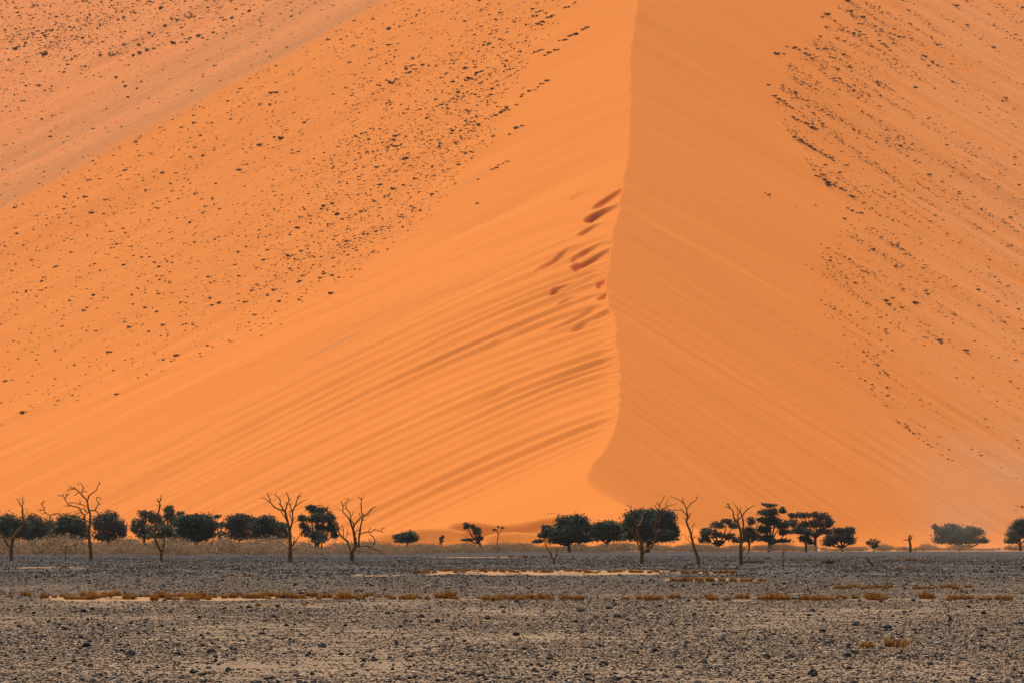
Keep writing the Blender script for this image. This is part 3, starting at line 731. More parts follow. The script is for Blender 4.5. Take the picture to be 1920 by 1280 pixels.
AC = [
 ('dark acacia behind the forked dead tree at the left edge', 22, 985, [(12,982,22,17),(32,986,20,17),(20,1000,28,15),(-12,985,20,18)], M_LEAF, 1.0),
 ('purplish narrow acacia second from the left edge', 64, 1005, [(64,982,16,16),(62,1002,17,18),(74,994,13,18)], M_LEAF_BROWN, 1.15),
 ('thin olive acacia between two dark crowns far left', 93, 1030, [(93,985,11,13),(88,1003,12,14)], M_LEAF_GREY, 0.7),
 ('dense dark acacia directly left of the wide dead tree', 130, 975, [(128,976,20,12),(142,984,22,15),(118,996,20,17),(140,1003,28,14),(110,1004,12,12)], M_LEAF, 1.15),
 ('broad dusty acacia directly right of the wide dead tree', 203, 1000, [(205,968,18,12),(190,982,18,18),(215,985,18,18),(200,1003,26,15),(230,995,9,17)], M_LEAF_BROWN, 0.95),
 ('open crowned acacia behind the slender dead tree', 270, 1020, [(275,964,17,9),(290,972,16,13),(264,982,12,14),(272,1000,14,15),(252,990,7,16)], M_LEAF_BROWN, 0.75),
 ('tall acacia top rising above the dense round acacia', 318, 1045, [(316,956,12,9),(320,970,12,12),(338,963,8,6),(332,980,14,10),(302,980,10,8)], M_LEAF_BROWN, 0.85),
 ('big round dense acacia with short trunk and flat base', 366, 965, [(346,977,19,13),(372,974,22,11),(388,984,16,15),(360,992,30,14),(388,1000,17,12),(345,1000,18,12),(366,1008,22,8)], M_LEAF, 1.25),
 ('wispy thin acacia at right of the big round one', 411, 1040, [(407,968,9,5),(413,985,9,8),(418,1000,8,6)], M_LEAF_BROWN, 0.55),
 ('pale olive bushy tree behind the slender dead stem', 302, 930, [(290,990,17,9),(312,992,17,11),(302,1004,24,9),(322,1005,10,10)], M_LEAF_GREY, 0.85),
 ('flat topped acacia left of the pair near the V-shaped dead tree', 448, 1000, [(452,971,22,8),(440,984,18,14),(465,982,18,14),(448,1002,25,12)], M_LEAF_BROWN, 1.05),
 ('sloping crowned acacia in the middle of the left row', 502, 970, [(498,974,16,9),(506,986,14,13),(488,992,20,15),(500,1004,26,10)], M_LEAF_BROWN, 1.15),
 ('small dark acacia tucked behind the V-shaped dead tree', 521, 1010, [(524,988,13,10),(528,1001,15,11),(518,1006,12,8)], M_LEAF_BROWN, 1.0),
 ('tall open acacia between the two central left dead trees', 592, 990, [(582,950,9,6),(596,956,18,9),(592,972,18,13),(616,972,14,12),(622,990,13,13),(570,986,11,9),(577,1000,12,10),(600,988,14,9),(628,1003,9,8),(566,972,8,8)], M_LEAF, 0.9),
 ('low grey green tree below the tall open acacia', 597, 900, [(590,1002,13,9),(604,1004,14,9),(597,1013,16,8)], M_LEAF_GREY, 0.8),
 ('lone low dome-shaped dark acacia before the small dunes', 763, 1020, [(752,1006,12,8),(768,1005,14,9),(776,1010,7,7),(760,1012,18,6)], M_LEAF, 1.2),
 ('tiny round tree alone right of the dome-shaped acacia', 828, 1030, [(828,1008,5,6),(828,1014,4,5)], M_LEAF_BROWN, 0.9),
 ('sparse two-tufted acacia before the shaded little dune', 901, 1035, [(875,986,8,7),(886,988,7,6),(893,996,9,9),(897,1008,8,6),(876,1011,10,4)], M_LEAF_BROWN, 0.9),
 ('spindly tree with two tiny leaf tufts in the middle', 934, 1035, [(927,993,4,2.5),(942,989,3,3),(935,987,2,2)], M_LEAF_BROWN, 0.8),
 ('large stepped dark acacia at left of the central clump', 1068, 960, [(1024,992,8,9),(1020,1003,10,8),(1040,998,16,11),(1058,980,18,13),(1082,976,19,11),(1092,988,12,14),(1070,998,28,16),(1050,1012,24,8),(1090,1010,18,9),(1008,1014,9,4)], M_LEAF, 1.25),
 ('lower greyish acacia in the middle of the central clump', 1138, 985, [(1116,990,16,11),(1140,986,20,10),(1158,992,13,11),(1125,1004,24,12),(1152,1006,20,11)], M_LEAF, 1.1),
 ('broad squared dark green acacia behind the central dead tree', 1215, 940, [(1186,972,16,12),(1210,963,20,10),(1244,966,18,12),(1180,988,14,13),(1212,982,26,14),(1252,984,14,12),(1262,998,9,17),(1200,1004,28,14),(1240,1005,26,13)], M_LEAF, 1.3),
 ('open acacia left of the twin-limbed dead tree', 1345, 1040, [(1326,996,14,9),(1322,1010,12,12),(1344,985,14,8),(1364,977,12,6),(1376,985,11,8),(1345,1002,11,9),(1368,1006,12,8),(1350,1018,12,6),(1385,1012,12,7)], M_LEAF_BROWN, 0.85),
 ('small pointed acacia right behind the twin-limbed dead tree', 1405, 1035, [(1408,978,8,9),(1403,996,14,11),(1412,1008,18,10),(1395,1010,10,9)], M_LEAF_BROWN, 0.95),
 ('tallest acacia with a flat tuft on top at right', 1442, 1000, [(1442,947,14,4.5),(1438,960,16,9),(1452,958,8,8),(1444,977,22,11),(1432,992,14,11),(1466,984,15,10),(1472,998,12,8),(1468,957,7,7),(1425,972,7,5),(1462,1014,22,5),(1438,1010,16,8)], M_LEAF, 0.95),
 ('arching wide acacia right of the tallest one', 1530, 1045, [(1488,966,13,6),(1505,966,14,7),(1524,964,12,6),(1540,968,14,9),(1552,980,11,12),(1530,982,16,10),(1508,982,9,9),(1486,982,9,10),(1542,996,14,9),(1556,996,8,8)], M_LEAF_BROWN, 0.85),
 ('small black-green tree under the arching acacia', 1512, 985, [(1497,994,11,8),(1512,996,11,9),(1511,1010,11,8),(1519,1016,7,5)], M_LEAF, 1.2),
 ('squarish acacia ending the right hand row', 1580, 1020, [(1575,996,14,7),(1594,996,10,9),(1584,1008,16,11),(1562,1008,12,9),(1556,1018,14,7),(1594,1014,8,8)], M_LEAF_BROWN, 1.0),
 ('wide dusty acacia behind the dust plume', 1800, 1075, [(1764,996,12,9),(1782,990,16,8),(1800,1000,22,12),(1824,997,16,10),(1778,1010,22,11),(1812,1012,26,9),(1845,1013,9,6),(1752,988,5,5)], M_LEAF, 1.15),
 ('acacia cut off by the right edge of the picture', 1912, 1060, [(1914,984,14,11),(1906,1000,17,12),(1898,1013,13,7),(1932,995,20,18)], M_LEAF, 1.15),
]
for i, (lab, bp, Y, bl, mt, de) in enumerate(AC):
    small = len(bl) <= 3 and max(b[2] for b in bl) < 6
    acacia(lab, bp, Y, bl, mt, dens=de, seed=i * 7, trunk_px=1.1 if small else (2.4 if len(bl) < 5 else 3.4), leaf=0.22 if small else 0.32)

# shrubs at the edge of the plain
for i, (lab, px, Y, bl, mt) in enumerate((
        ('rounded olive bush alone right of the acacia row', 1638, 985, [(1632,1016,8,7),(1642,1017,9,8),(1638,1024,12,6)], M_LEAF_GREY),
        ('low dark bush beside the twin-limbed dead tree', 1413, 515, [(1405,1053,11,4),(1420,1053,11,4)], M_LEAF_GREY),
        ('low dark rounded bush on the right of the plain', 1551, 512, [(1545,1053,11,5),(1556,1052,10,5)], M_LEAF_GREY))):
    r = np.random.default_rng(i + 500)
    base = at(px, 1010, Y); base[2] = float(ground_h(base[0], base[1]))
    root = empty('bush', base); tag(root, lab, 'bush', 'bushes on the plain')
    mp = Y / F
    cs = [at(b[0], b[1], Y) for b in bl]; rs = [np.array([b[2], b[2], b[3]]) * mp for b in bl]
    V, Q, C = leaf_cloud(cs, rs, [260] * len(bl), 0.16 if Y < 600 else 0.26, r)
    me = mesh_np('foliage', V - base, Q, mat=mt, smooth=False); attr(me, 'tone', C); link('foliage', me, root)
    st = []
    for c in cs: st.append((catmull([base - [0, 0, .1], 0.5 * (base + c) + [0.05, 0, 0], c], 3), np.linspace(0.05, 0.015, 7)))
    for P, R in st: link('stem', tube_mesh('bush_stem', [(P, R)], M_TRUNK, base, 5), root)

# ================================================================== rust-coloured grass tufts in the washes
TUFT = []
for k in range(6):
    V, T, C = blade_tuft(120, 1.0, 0.95, 0.055, 900 + k, lean=0.75)
    me = mesh_np('grass_tuft', V, T, mat=M_GRASS, smooth=False); attr(me, 'tone', C); TUFT.append(me)
LANDMARKS = [(20, 'the forked dead tree at the left edge'), (165, 'the wide-spreading dead tree'), (303, 'the slender dead tree'), (445, 'the flat topped acacia'), (545, 'the V-shaped dead tree'),
             (660, 'the dead tree with looping branch'), (763, 'the lone dome-shaped acacia'), (893, 'the two-tufted acacia'), (1040, 'the small forked dead tree'), (1203, 'the broad dark acacia'),
             (1308, 'the leaning dead tree'), (1390, 'the twin-limbed dead tree'), (1530, 'the arching acacia'), (1638, 'the rounded olive bush'), (1800, 'the acacia behind the dust'), (1912, 'the acacia at the right edge')]
def below(px): return min(LANDMARKS, key=lambda t: abs(t[0] - px))[1]
def tuft(px, py, hpx, label, group):
    if '%s' in label: label = label % below(px)
    Y = ground_Y(py); x = float(ray(px, py)[0]) * Y
    z = float(ground_h(x, Y)); s = 1.35 * hpx / F * Y
    o = link('grass_tuft', random.choice(TUFT), None, (x, Y, z - 0.02), (0, 0, random.uniform(0, 6.28)), (s * random.uniform(1.0, 1.7), s * random.uniform(0.9, 1.3), s))
    tag(o, label, 'grass', group)
L1 = 'rusty grass tuft in the nearer wash below %s'; G1 = 'grass tufts along the nearer wash'
for x0, x1, p in ((15,65,.4),(80,205,1),(212,390,1),(390,560,.9),(560,690,1),(690,800,1),(800,950,.75),(960,1070,.85),(1075,1110,.6),(1112,1275,.7),(1280,1440,.7),(1440,1645,1),(1645,1925,.6)):
    x = x0 + random.uniform(0, 6)
    while x < x1:
        if random.random() < p:
            t = random.random()
            tuft(x, 1122.5 - 8 * t if x < 800 else 1124 + (x - 800) * 0.002 - 5 * t, random.uniform(7, 15) * (1.3 if random.random() < 0.2 else 1), L1, G1)
        x += random.choice((random.uniform(4, 8), random.uniform(5, 10), random.uniform(12, 20 if x < 700 else 34)))
L2 = 'rusty grass tuft in the farther wash below %s'; G2 = 'grass tufts along the farther wash'
x = 785
while x < 1262:
    if random.random() < 0.93: tuft(x, 1074 - 4.0 * random.random(), random.uniform(4, 8.5), L2, G2)
    x += random.choice((random.uniform(4, 7), random.uniform(6, 16)))
for x in (1285, 1303, 1323, 1345, 1359, 1375): tuft(x, 1074.5, random.uniform(6, 10), L2, G2)
for x in (1262, 1275, 1289, 1311, 1330, 1334, 1353, 1374, 1394, 1405, 1430): tuft(x, 1089, random.uniform(8, 13), 'rusty tuft on the short sand strip between the two washes', 'grass tufts on the short sand strip')
x = 1570
while x < 1815:
    if random.random() < 0.85: tuft(x, 1104 - 4 * random.random(), random.uniform(5, 11), 'yellowish dry grass tuft in the thin strip at right', 'grass tufts in the right hand strip')
    x += random.uniform(7, 14)
for x, y, h in ((105,1062,4),(125,1062,4),(18,1063,4),(240,1071,5),(330,1071,5),(420,1082,7),(432,1080,6),(444,1082,5),(463,1080,8),(731,1079,4),(754,1075,5),(782,1074,9),(1683,1067,6),(1695,1068,6),(1744,1066,4),
                (1440,1048,7),(1470,1050,5),(1484,1050,5),(1512,1050,6),(1523,1050,4),(1600,1049,4),(1665,1051,5),(1684,1052,6),(1703,1050,7),(1715,1051,7),(1728,1052,5),(935,1045,4),(958,1044,6),(984,1045,7),(1000,1045,5),(1022,1044,6)):
    tuft(x, y, h, 'small rusty tuft on far gravel near %s', 'scattered small grass tufts')
for x, y, h, lab in ((485,1136,9,'rusty grass tuft just before the nearer wash on the left, left of a pair'), (523,1134,5,'tiny rusty tuft just before the nearer wash on the left'),
                     (569,1134,7,'left tuft of two just before the nearer wash'), (585,1133,5,'right tuft of two just before the nearer wash'), (871,1133,7,'lone rusty tuft just before the wash near the centre'),
                     (1625,1214,17,'left one of two bright grass tufts alone on the near gravel'), (1680,1213,24,'right and taller one of two bright grass tufts alone on the near gravel'),
                     (651,1258,6,'small rusty tuft alone on the near gravel left of centre'), (1793,1241,8,'faint low rusty tuft on the near gravel at far right')):
    tuft(x, y, h, lab, 'lone tufts on the near gravel')

# ================================================================== beige grass and scrub under the acacias (uncountable)
def scatter_merge(name, protos, P, S, ROT, which, mat, tone_shift=None, squash=None):
    Vs, Fs, Cs, off = [], [], [], 0
    for k, (V, T, C) in enumerate(protos):
        m = which == k
        if not m.any(): continue
        p, s, ro = P[m], S[m], ROT[m]
        c, sn = np.cos(ro)[:, None], np.sin(ro)[:, None]
        x = V[None, :, 0] * s[:, 0:1]; y = V[None, :, 1] * s[:, 1:2]; z = V[None, :, 2] * s[:, 2:3]
        W = np.stack([x * c - y * sn, x * sn + y * c, z], -1) + p[:, None, :]
        n = m.sum()
        Vs.append(W.reshape(-1, 3)); Fs.append((T[None] + (np.arange(n) * len(V))[:, None, None] + off).reshape(-1, T.shape[1])); off += n * len(V)
        sh = np.zeros(n) if tone_shift is None else tone_shift[m]
        Cs.append(np.clip(C[None] + sh[:, None], 0, 1).ravel())
    me = mesh_np(name, np.concatenate(Vs), np.concatenate(Fs), mat=mat, smooth=False); attr(me, 'tone', np.concatenate(Cs))
    return me
protos = []
for k in range(5):
    r_ = np.random.default_rng(700 + k)
    V_, Q_, C_ = leaf_cloud([np.array([0, 0, 0.42]), np.array([0.35, 0.1, 0.3])], [np.array([0.55, 0.55, 0.5]), np.array([0.45, 0.5, 0.34])], [62, 40], 0.15, r_)
    protos.append((V_, Q_[:, :3], C_))
N = 6500
px = rng.uniform(-60, 1980, N)
start = np.interp(px, [0, 560, 760, 1000, 1300, 1600, 1920], [735, 745, 800, 930, 960, 1010, 1060])
end = np.interp(px, [0, 600, 760, 1000, 1300, 1600, 1920], [1180, 1110, 1075, 1085, 1090, 1120, 1180])
Y = start + (end - start) * rng.uniform(0, 1, N) ** 1.2
X = (px - 960) / F * Y
hh = np.interp(px, [0, 560, 700, 900, 1200, 1700, 1920], [2.5, 2.4, 2.2, 1.7, 1.7, 1.3, 1.3]) * rng.uniform(0.45, 1.1, N) * (0.4 + 1.0 * vnoise(px / 30.0, Y / 400.0, 81))
keep = vnoise(px / 18.0, Y / 45.0, 82) > np.interp(px, [0, 560, 1000, 1920], [0.22, 0.30, 0.36, 0.45])
P = np.stack([X, Y, ground_h(X, Y) - 0.05], 1)[keep]; n = keep.sum(); hk = hh[keep]
S = np.stack([hk * rng.uniform(0.8, 1.4, n), hk * rng.uniform(0.8, 1.4, n), hk], 1)
o = link('dry_grass', scatter_merge('dry_grass', protos, P, S, rng.uniform(0, 6.28, n), rng.integers(0, 5, n), M_BEIGE, rng.normal(0, 0.2, n)))
tag(o, 'beige dry grass and scrub growing under the acacias', 'grass', kind='stuff')

# ================================================================== shrubs on the dunes
sh_proto = []
for k in range(5):
    V, T, C = blade_tuft(38, 0.95, 1.35, 0.20, 400 + k, lean=0.85)
    sh_proto.append((V, T, C))
sh_small = [blade_tuft(8, 0.8, 1.2, 0.42, 450 + k, lean=0.8) for k in range(4)]
SH_ME = []
for k, (V, T, C) in enumerate(sh_proto):
    me = mesh_np('dune_shrub', V, T, mat=M_SHRUB, smooth=False); attr(me, 'tone', C); SH_ME.append(me)

big = []   # px, py, width px, region
def B(reg, *pts):
    for p in pts: big.append((p[0], p[1], p[2], reg))
def streakB(reg, x0, y0, x1, y1, n, w):
    for i in range(n):
        t = (i + random.uniform(-.4, .4)) / max(1, n - 1)
        big.append((x0 + (x1 - x0) * t, y0 + (y1 - y0) * t + random.uniform(-2, 2), w * random.uniform(0.6, 1.2), reg))
streakB('L', 1052, 78, 1100, 55, 7, 13); streakB('L', 1012, 45, 1028, 36, 3, 11); streakB('L', 1058, 18, 1080, 4, 4, 9); streakB('L', 1003, 30, 1010, 24, 2, 12)
streakB('L', 1022, 103, 1040, 97, 3, 10); streakB('L', 1004, 100, 1015, 94, 3, 10); streakB('L', 1003, 170, 1028, 150, 5, 9); streakB('L', 928, 218, 950, 204, 5, 9); streakB('L', 955, 205, 965, 198, 2, 9)
streakB('L', 958, 250, 976, 238, 3, 11); streakB('L', 925, 318, 952, 304, 5, 8); streakB('L', 875, 150, 912, 130, 6, 9); streakB('L', 898, 158, 970, 98, 8, 7); streakB('L', 925, 165, 936, 158, 2, 10); streakB('L', 880, 145, 900, 138, 3, 10)
streakB('L', 975, 182, 992, 172, 3, 9); streakB('L', 560, 528, 578, 514, 5, 8)
B('L', (895,382,8),(897,337,7),(918,83,10),(855,268,9),(842,318,8),(820,200,7),(730,190,7),(765,205,8),(660,180,8),(708,160,8),(762,130,10),(655,118,8),
  (621,551,13),(514,544,11),(411,569,11),(608,514,11),(331,667,13),(219,739,10),(43,774,15),(243,614,11),(306,610,10),(279,622,8),(176,554,10),(158,583,10),(83,521,9),(106,500,9),(10,714,9),
  (294,585,9),(524,566,11),(460,567,10),(527,260,13),(487,273,14),(381,293,9),(515,258,8),(538,245,9),(322,677,7),(180,621,7),(300,525,8),(247,553,6),(250,571,7),(297,551,8),(636,521,8),(590,483,7),(625,484,8),
  (386,388,9),(405,345,7),(365,455,8),(440,497,7),(330,325,7),(160,370,12),(235,320,8),(320,345,8),(28,390,9),(120,348,8))
B('R', (1455,102,14),(1474,88,8),(1440,160,9),(1505,155,7),(1518,163,7),(1468,102,8),(1550,28,14),(1540,33,9),(1592,22,13),(1617,33,11),(1588,3,11),(1547,52,9),(1568,73,10),(1440,366,9),(1434,362,5),
  (1677,500,10),(1715,569,15),(1737,552,12),(1733,546,10),(1659,565,14),(1666,571,10),(1758,638,14),(1764,641,8),(1809,657,13),(1833,544,9),(1868,566,11),(1690,577,9),(1908,580,9),(1888,595,6),(1917,617,9),(1871,670,6),(1893,714,8),(1774,594,6),
  (1493,387,5),(1528,385,5),(1688,274,9),(1715,165,11),(1545,310,11),(1812,48,10),(1862,90,10),(1884,185,10),(1916,950,10))
for a in ((1486,89,1516,104,6,10),(1448,178,1484,203,8,8),(1487,222,1530,243,8,10),(1519,212,1535,222,3,9),(1488,259,1562,300,14,9),(1530,331,1575,352,8,9),(1545,340,1553,349,3,12),(1602,54,1624,68,4,9),(1570,55,1620,72,6,8),
          (1646,78,1670,95,5,10),(1668,62,1695,72,4,9),(1730,105,1764,127,6,8),(1583,388,1615,402,5,9),(1585,414,1600,427,3,8),(1602,161,1630,182,5,7),(1537,457,1636,513,12,6),(1562,504,1581,516,3,5),(1512,498,1627,573,10,5),
          (1541,567,1597,604,10,6),(1492,628,1570,680,7,4),(1570,680,1694,762,15,6),(1619,660,1665,703,9,7),(1665,703,1740,753,7,5),(1677,786,1738,833,9,7),(1738,833,1785,865,6,6),(1586,633,1652,678,6,5),(1652,446,1715,484,9,7),(1545,504,1600,530,5,6),(1528,531,1605,583,6,5),
          (1630,350,1690,375,6,6),(1560,330,1600,352,5,7),(1630,395,1680,415,6,6)):
    streakB('R', *a)
B('B', (83,103,16),(232,34,9),(302,16,12),(310,49,9),(262,100,12),(275,95,10),(288,92,9),(372,68,12),(380,72,8),(325,82,12),(340,80,8),(435,35,12),(467,22,9),(250,105,9),(218,146,9),(235,163,10),(257,167,8),(265,154,7),(10,57,9),(30,55,7),(98,58,9),(48,82,9),(155,72,8),(160,125,9),(135,112,8),(120,136,8),(50,118,7),(37,30,8),(163,3,7),(190,4,7),(95,13,7),(400,62,9),(455,27,7),(350,80,8))
bp = np.array([(b[0], b[1]) for b in big]); bw = np.array([b[2] for b in big]); breg = [b[3] for b in big]
bh, bok = hit(bp[:, 0], bp[:, 1])
LAB = {'L': ('wiry shrub on the left dune flank', 'shrubs on the left dune flank'),
       'R': ('wiry shrub on the right dune flank', 'shrubs on the right dune flank'),
       'B': ('dark shrub on the upper left background slope', 'shrubs on the background slope')}
SPECIAL = {(43, 774): 'largest shrub low on the left flank, farthest down near the left edge', (331, 667): 'round dark shrub alone low on the left flank, right of a smaller row',
           (219, 739): 'small lone shrub low on the left flank near the bare sand', (621, 551): 'shrub at the lower right end of the shrub belt on the left flank',
           (1440, 366): 'tiny lone shrub on the bare sand of the right flank', (1916, 950): 'lone shrub low on the right flank at the right edge',
           (1758, 638): 'left one of two dark shrubs alone on the lower right flank', (1809, 657): 'right one of two dark shrubs alone on the lower right flank',
           (895, 382): 'lone small shrub below the last streak near the middle of the left flank'}
order = np.argsort(-bw)
keep_big = [i for i in order if bok[i]][:300]
for i in keep_big:
    p = bh[i]; s = bw[i] / F * p[1] * 0.72
    reg = breg[i]
    rot = (2.64 if reg != 'R' else -0.40) + random.uniform(-.25, .25)
    el = {'L': 1.35, 'R': 1.7, 'B': 1.0}[reg]
    o = link('dune_shrub', random.choice(SH_ME), None, (p[0], p[1], p[2] - 0.05), (0, 0, rot), (s * 0.8 * el, s * 0.8, s * random.uniform(0.7, 1.0) / el ** 0.4))
    lab, grp = LAB[reg]
    x_, y_ = bp[i]
    if reg == 'L': lab += ', ' + ('in the top streaks near the crest' if x_ > 850 and y_ < 130 else 'in the streaks below the top ones' if x_ > 850 else 'in the dense middle belt' if x_ > 560 else 'in the sparse upper left part' if y_ < 420 else 'in the sparse lower left part')
    if reg == 'R': lab += ', ' + ('in the topmost streaks' if y_ < 130 else 'in the dark streaks of the upper half' if y_ < 310 else 'in the streaks at mid height' if y_ < 450 else 'among the thin long streaks below' if x_ < 1700 else 'in the lower part towards the right edge')
    if reg == 'B': lab += ', ' + ('right half of the belt' if x_ > 200 else 'left half of the belt')
    tag(o, SPECIAL.get((int(bp[i][0]), int(bp[i][1])), lab), 'shrub', grp)

# the thousands of small ones
def small_field():
    out = []
    N = 190000
    x = rng.uniform(-40, 1960, N); y = rng.uniform(-30, 960, N)
    # left flank belt
    gully = 390 - 390 / 720.0 * x                                         # upper-left limit
    rim = poly_x(y, RIM)
    dist = rim - x
    w = np.zeros(N)
    inL = (y > gully + 6) & (dist > 0)
    core = np.exp(-((dist - 110) / 150.0) ** 2) * np.exp(-((y - 280) / 250.0) ** 2)
    wl = 0.19 + 0.60 * core
    wl *= 0.35 + 1.3 * vnoise((x + 0.0) / 60.0, (y + 0.5 * x) / 26.0, 91)
    wl *= sstep(0, 45, dist) * 0.85 + 0.15
    wl *= np.where(y > 520, np.clip(1 - (y - 520) / 330.0, 0.06, 1), 1)
    w = np.where(inL, wl, w)
    # gully and back slope
    inB = y <= gully + 6
    up = gully - y
    wb = np.where(up < 150, 0.05 + 0.10 * vnoise(x / 70.0, (y + .45 * x) / 22.0, 92), 0.10 + 0.75 * vnoise(x / 95.0, (y + 0.28 * x) / 30.0, 93) ** 1.6)
    lim = 150 - 0.20 * x                                                   # the dense belt at the top
    wb = np.where((y < lim) & (up > 60), wb * 1.35 + 0.18, wb * 0.75)
    w = np.where(inB, wb, w)
    # right flank
    edge = poly_x(y, EDGE)
    d2 = x - edge
    st = vnoise((y - 0.66 * x) / 8.0, (x + y) / 150.0, 94)
    wr = (0.17 + 0.75 * np.exp(-((d2 - 70) / 120.0) ** 2) * np.exp(-((y - 230) / 240.0) ** 2)) * (0.10 + 2.7 * sstep(0.48, 0.85, st))
    wr *= np.where(y > 480, np.clip(1 - (y - 480) / 520.0, 0.2, 1), 1)
    w = np.where((d2 > 0), wr, w)
    k = rng.uniform(0, 1, N) < w * 0.62 * np.where(d2 > 0, 1.5, 1.0)
    reg = np.where(inB, 1, np.where(d2 > 0, 2, 0))
    return x[k], y[k], reg[k]
sx, sy, sreg = small_field()
sw = np.exp(rng.normal(math.log(3.2), 0.45, len(sx)))
sw = np.where(sreg == 1, sw * 0.95, np.where(sreg == 2, sw * 0.85, sw))
# remaining streak shrubs and the tiny dots above the central clump
extra = [i for i in order if bok[i]][300:]
sx = np.concatenate([sx, bp[extra, 0], [1022, 1029, 1035, 1041, 1050]]); sy = np.concatenate([sy, bp[extra, 1], [965, 963, 962, 961, 961]])
sw = np.concatenate([sw, bw[extra], [4, 4, 4, 4, 4]])
hp, ok = hit(sx, sy, n=500)
hp, sw = hp[ok], sw[ok]; n = len(hp)
s = sw / F * hp[:, 1] * 0.75
right = hp[:, 0] > crest_x(hp[:, 1])
S = np.stack([s * np.where(right, 1.7, 1.25), s * np.where(right, 0.8, 0.95), s * rng.uniform(0.6, 1.0, n) * np.where(right, 0.8, 1.0)], 1); hp[:, 2] -= 0.05
o = link('shrub_scatter', scatter_merge('shrub_scatter', sh_small, hp, S, np.where(right, -0.40, 2.64) + rng.normal(0, 0.3, n), rng.integers(0, 4, n), M_SHRUB, rng.normal(0, 0.18, n)))
tag(o, 'thousands of tiny dark shrubs dotted over the dune slopes', 'shrubs', kind='stuff')
print('small shrubs', n, 'big', len(keep_big))

# ================================================================== stones on the plain
import bmesh
STONES = []
for k in range(7):
    bm = bmesh.new(); bmesh.ops.create_icosphere(bm, subdivisions=2, radius=1.0)
    r = np.random.default_rng(40 + k)
    planes = r.normal(size=(9, 3)); planes /= np.linalg.norm(planes, axis=1)[:, None]; cut = r.uniform(0.55, 0.9, 9)
    for v in bm.verts:
        p = np.array(v.co)
        for q, c in zip(planes, cut):
            d = p @ q
            if d > c: p = p - q * (d - c)
        v.co = (p[0] * r.uniform(0.97, 1.03), p[1] * r.uniform(0.97, 1.03), p[2] * 0.95)
    me = bpy.data.meshes.new('stone'); bm.to_mesh(me); bm.free(); me.materials.append(M_STONE); me.update()
    STONES.append(me)
def stone_field(N, ymin, ymax, power):
    t = rng.uniform(0, 1, N); e = 2 - power
    Y = (ymin ** e + t * (ymax ** e - ymin ** e)) ** (1 / e)
    X = rng.uniform(-0.115, 0.115, N) * Y
    dens = 0.12 + 1.3 * vnoise(X / 3.5, Y / 16.0, 95) ** 1.5
    dens = dens * (1 - sstep(540, 800, Y))
    k = (rng.uniform(0, 1, N) < dens) & (sand_mask(X, Y) < 0.45)
    return X[k], Y[k]
X, Y = stone_field(400000, 74, 800, 1.05)
R = np.exp(rng.normal(math.log(0.0145), 0.58, len(X))) * (1 + 0.7 * sstep(180, 450, Y))
R = np.clip(R, 0.008, 0.10)
Z = ground_h(X, Y)
vis = R / Y
in_view = np.abs(X / Y) < 0.088
cand = np.where(in_view & (Y > 88) & (Y < 150), vis, 0)
nb = 265
top = np.argsort(-cand)[:nb]
restm = np.ones(len(X), bool); restm[top] = False
def stone_label(px, py):
    across = ['far left', 'left', 'middle', 'right', 'far right'][int(min(4, max(0, px // 384)))]
    down = 'in the lowest strip of gravel' if py > 1245 else ('in the near gravel' if py > 1205 else 'on the gravel closer to the grassy wash')
    return 'small stone %s, %s of the picture' % (down, across)
for i in top:
    o = link('stone', random.choice(STONES), None, (X[i], Y[i], Z[i] + R[i] * 0.25), (random.uniform(-.2, .2), random.uniform(-.2, .2), random.uniform(0, 6.28)), (R[i] * random.uniform(1, 1.35), R[i], R[i] * random.uniform(0.7, 1.0)))
    tag(o, stone_label(960 + X[i] / Y[i] * F, 1010 + CAM_H / Y[i] * F), 'stone', 'stones strewn over the near gravel')
for px_, py_, w in ((137,1253,9),(237,1230,11),(275,1161,7),(493,1244,8),(1138,1244,10),(995,1249,9),(970,1223,9),(1213,1261,10),(1247,1188,8),(757,1196,7),(1123,1196,8),(1526,1218,9),(1568,1261,11),(1357,1183,9),
                    (1757,1237,8),(1852,1235,9),(1682,1225,9),(1470,1174,8),(1530,1244,8),(1484,1254,8),(1643,1243,8),(1510,1277,8),(30,1167,9),(402,1243,7)):
    Y0 = ground_Y(py_); x0 = float(ray(px_, py_)[0]) * Y0; s = w / F * Y0 * 0.55
    o = link('stone', random.choice(STONES), None, (x0, Y0, float(ground_h(x0, Y0)) + s * 0.25), (0.1, 0.1, random.uniform(0, 6)), (s * 1.1, s, s * 0.85))
    tag(o, stone_label(px_, py_), 'stone', 'stones strewn over the near gravel')

# pebble patches: a handful of small stones each, filling the gaps
PEB = []
for k in range(6):
    bm = bmesh.new(); r = np.random.default_rng(140 + k)
    for q in range(13):
        rr_ = math.exp(r.normal(math.log(0.0105), 0.45)); cx_, cy_ = r.uniform(-.32, .32), r.uniform(-.45, .45)
        vs = bmesh.ops.create_icosphere(bm, subdivisions=1, radius=1.0)['verts']
        st = rr_ * np.array([r.uniform(.9, 1.6), r.uniform(.9, 1.4), r.uniform(.6, 1.0)])
        for v in vs:
            p = np.array(v.co) * r.uniform(0.75, 1.1, 3) * st
            v.co = (p[0] + cx_, p[1] + cy_, p[2] + rr_ * 0.25)
    me = bpy.data.meshes.new('pebbles'); bm.to_mesh(me); bm.free(); me.materials.append(M_PEBBLE); me.update(); PEB.append(me)
PX, PY = stone_field(110000, 74, 330, 1.0)
PN = len(PX)

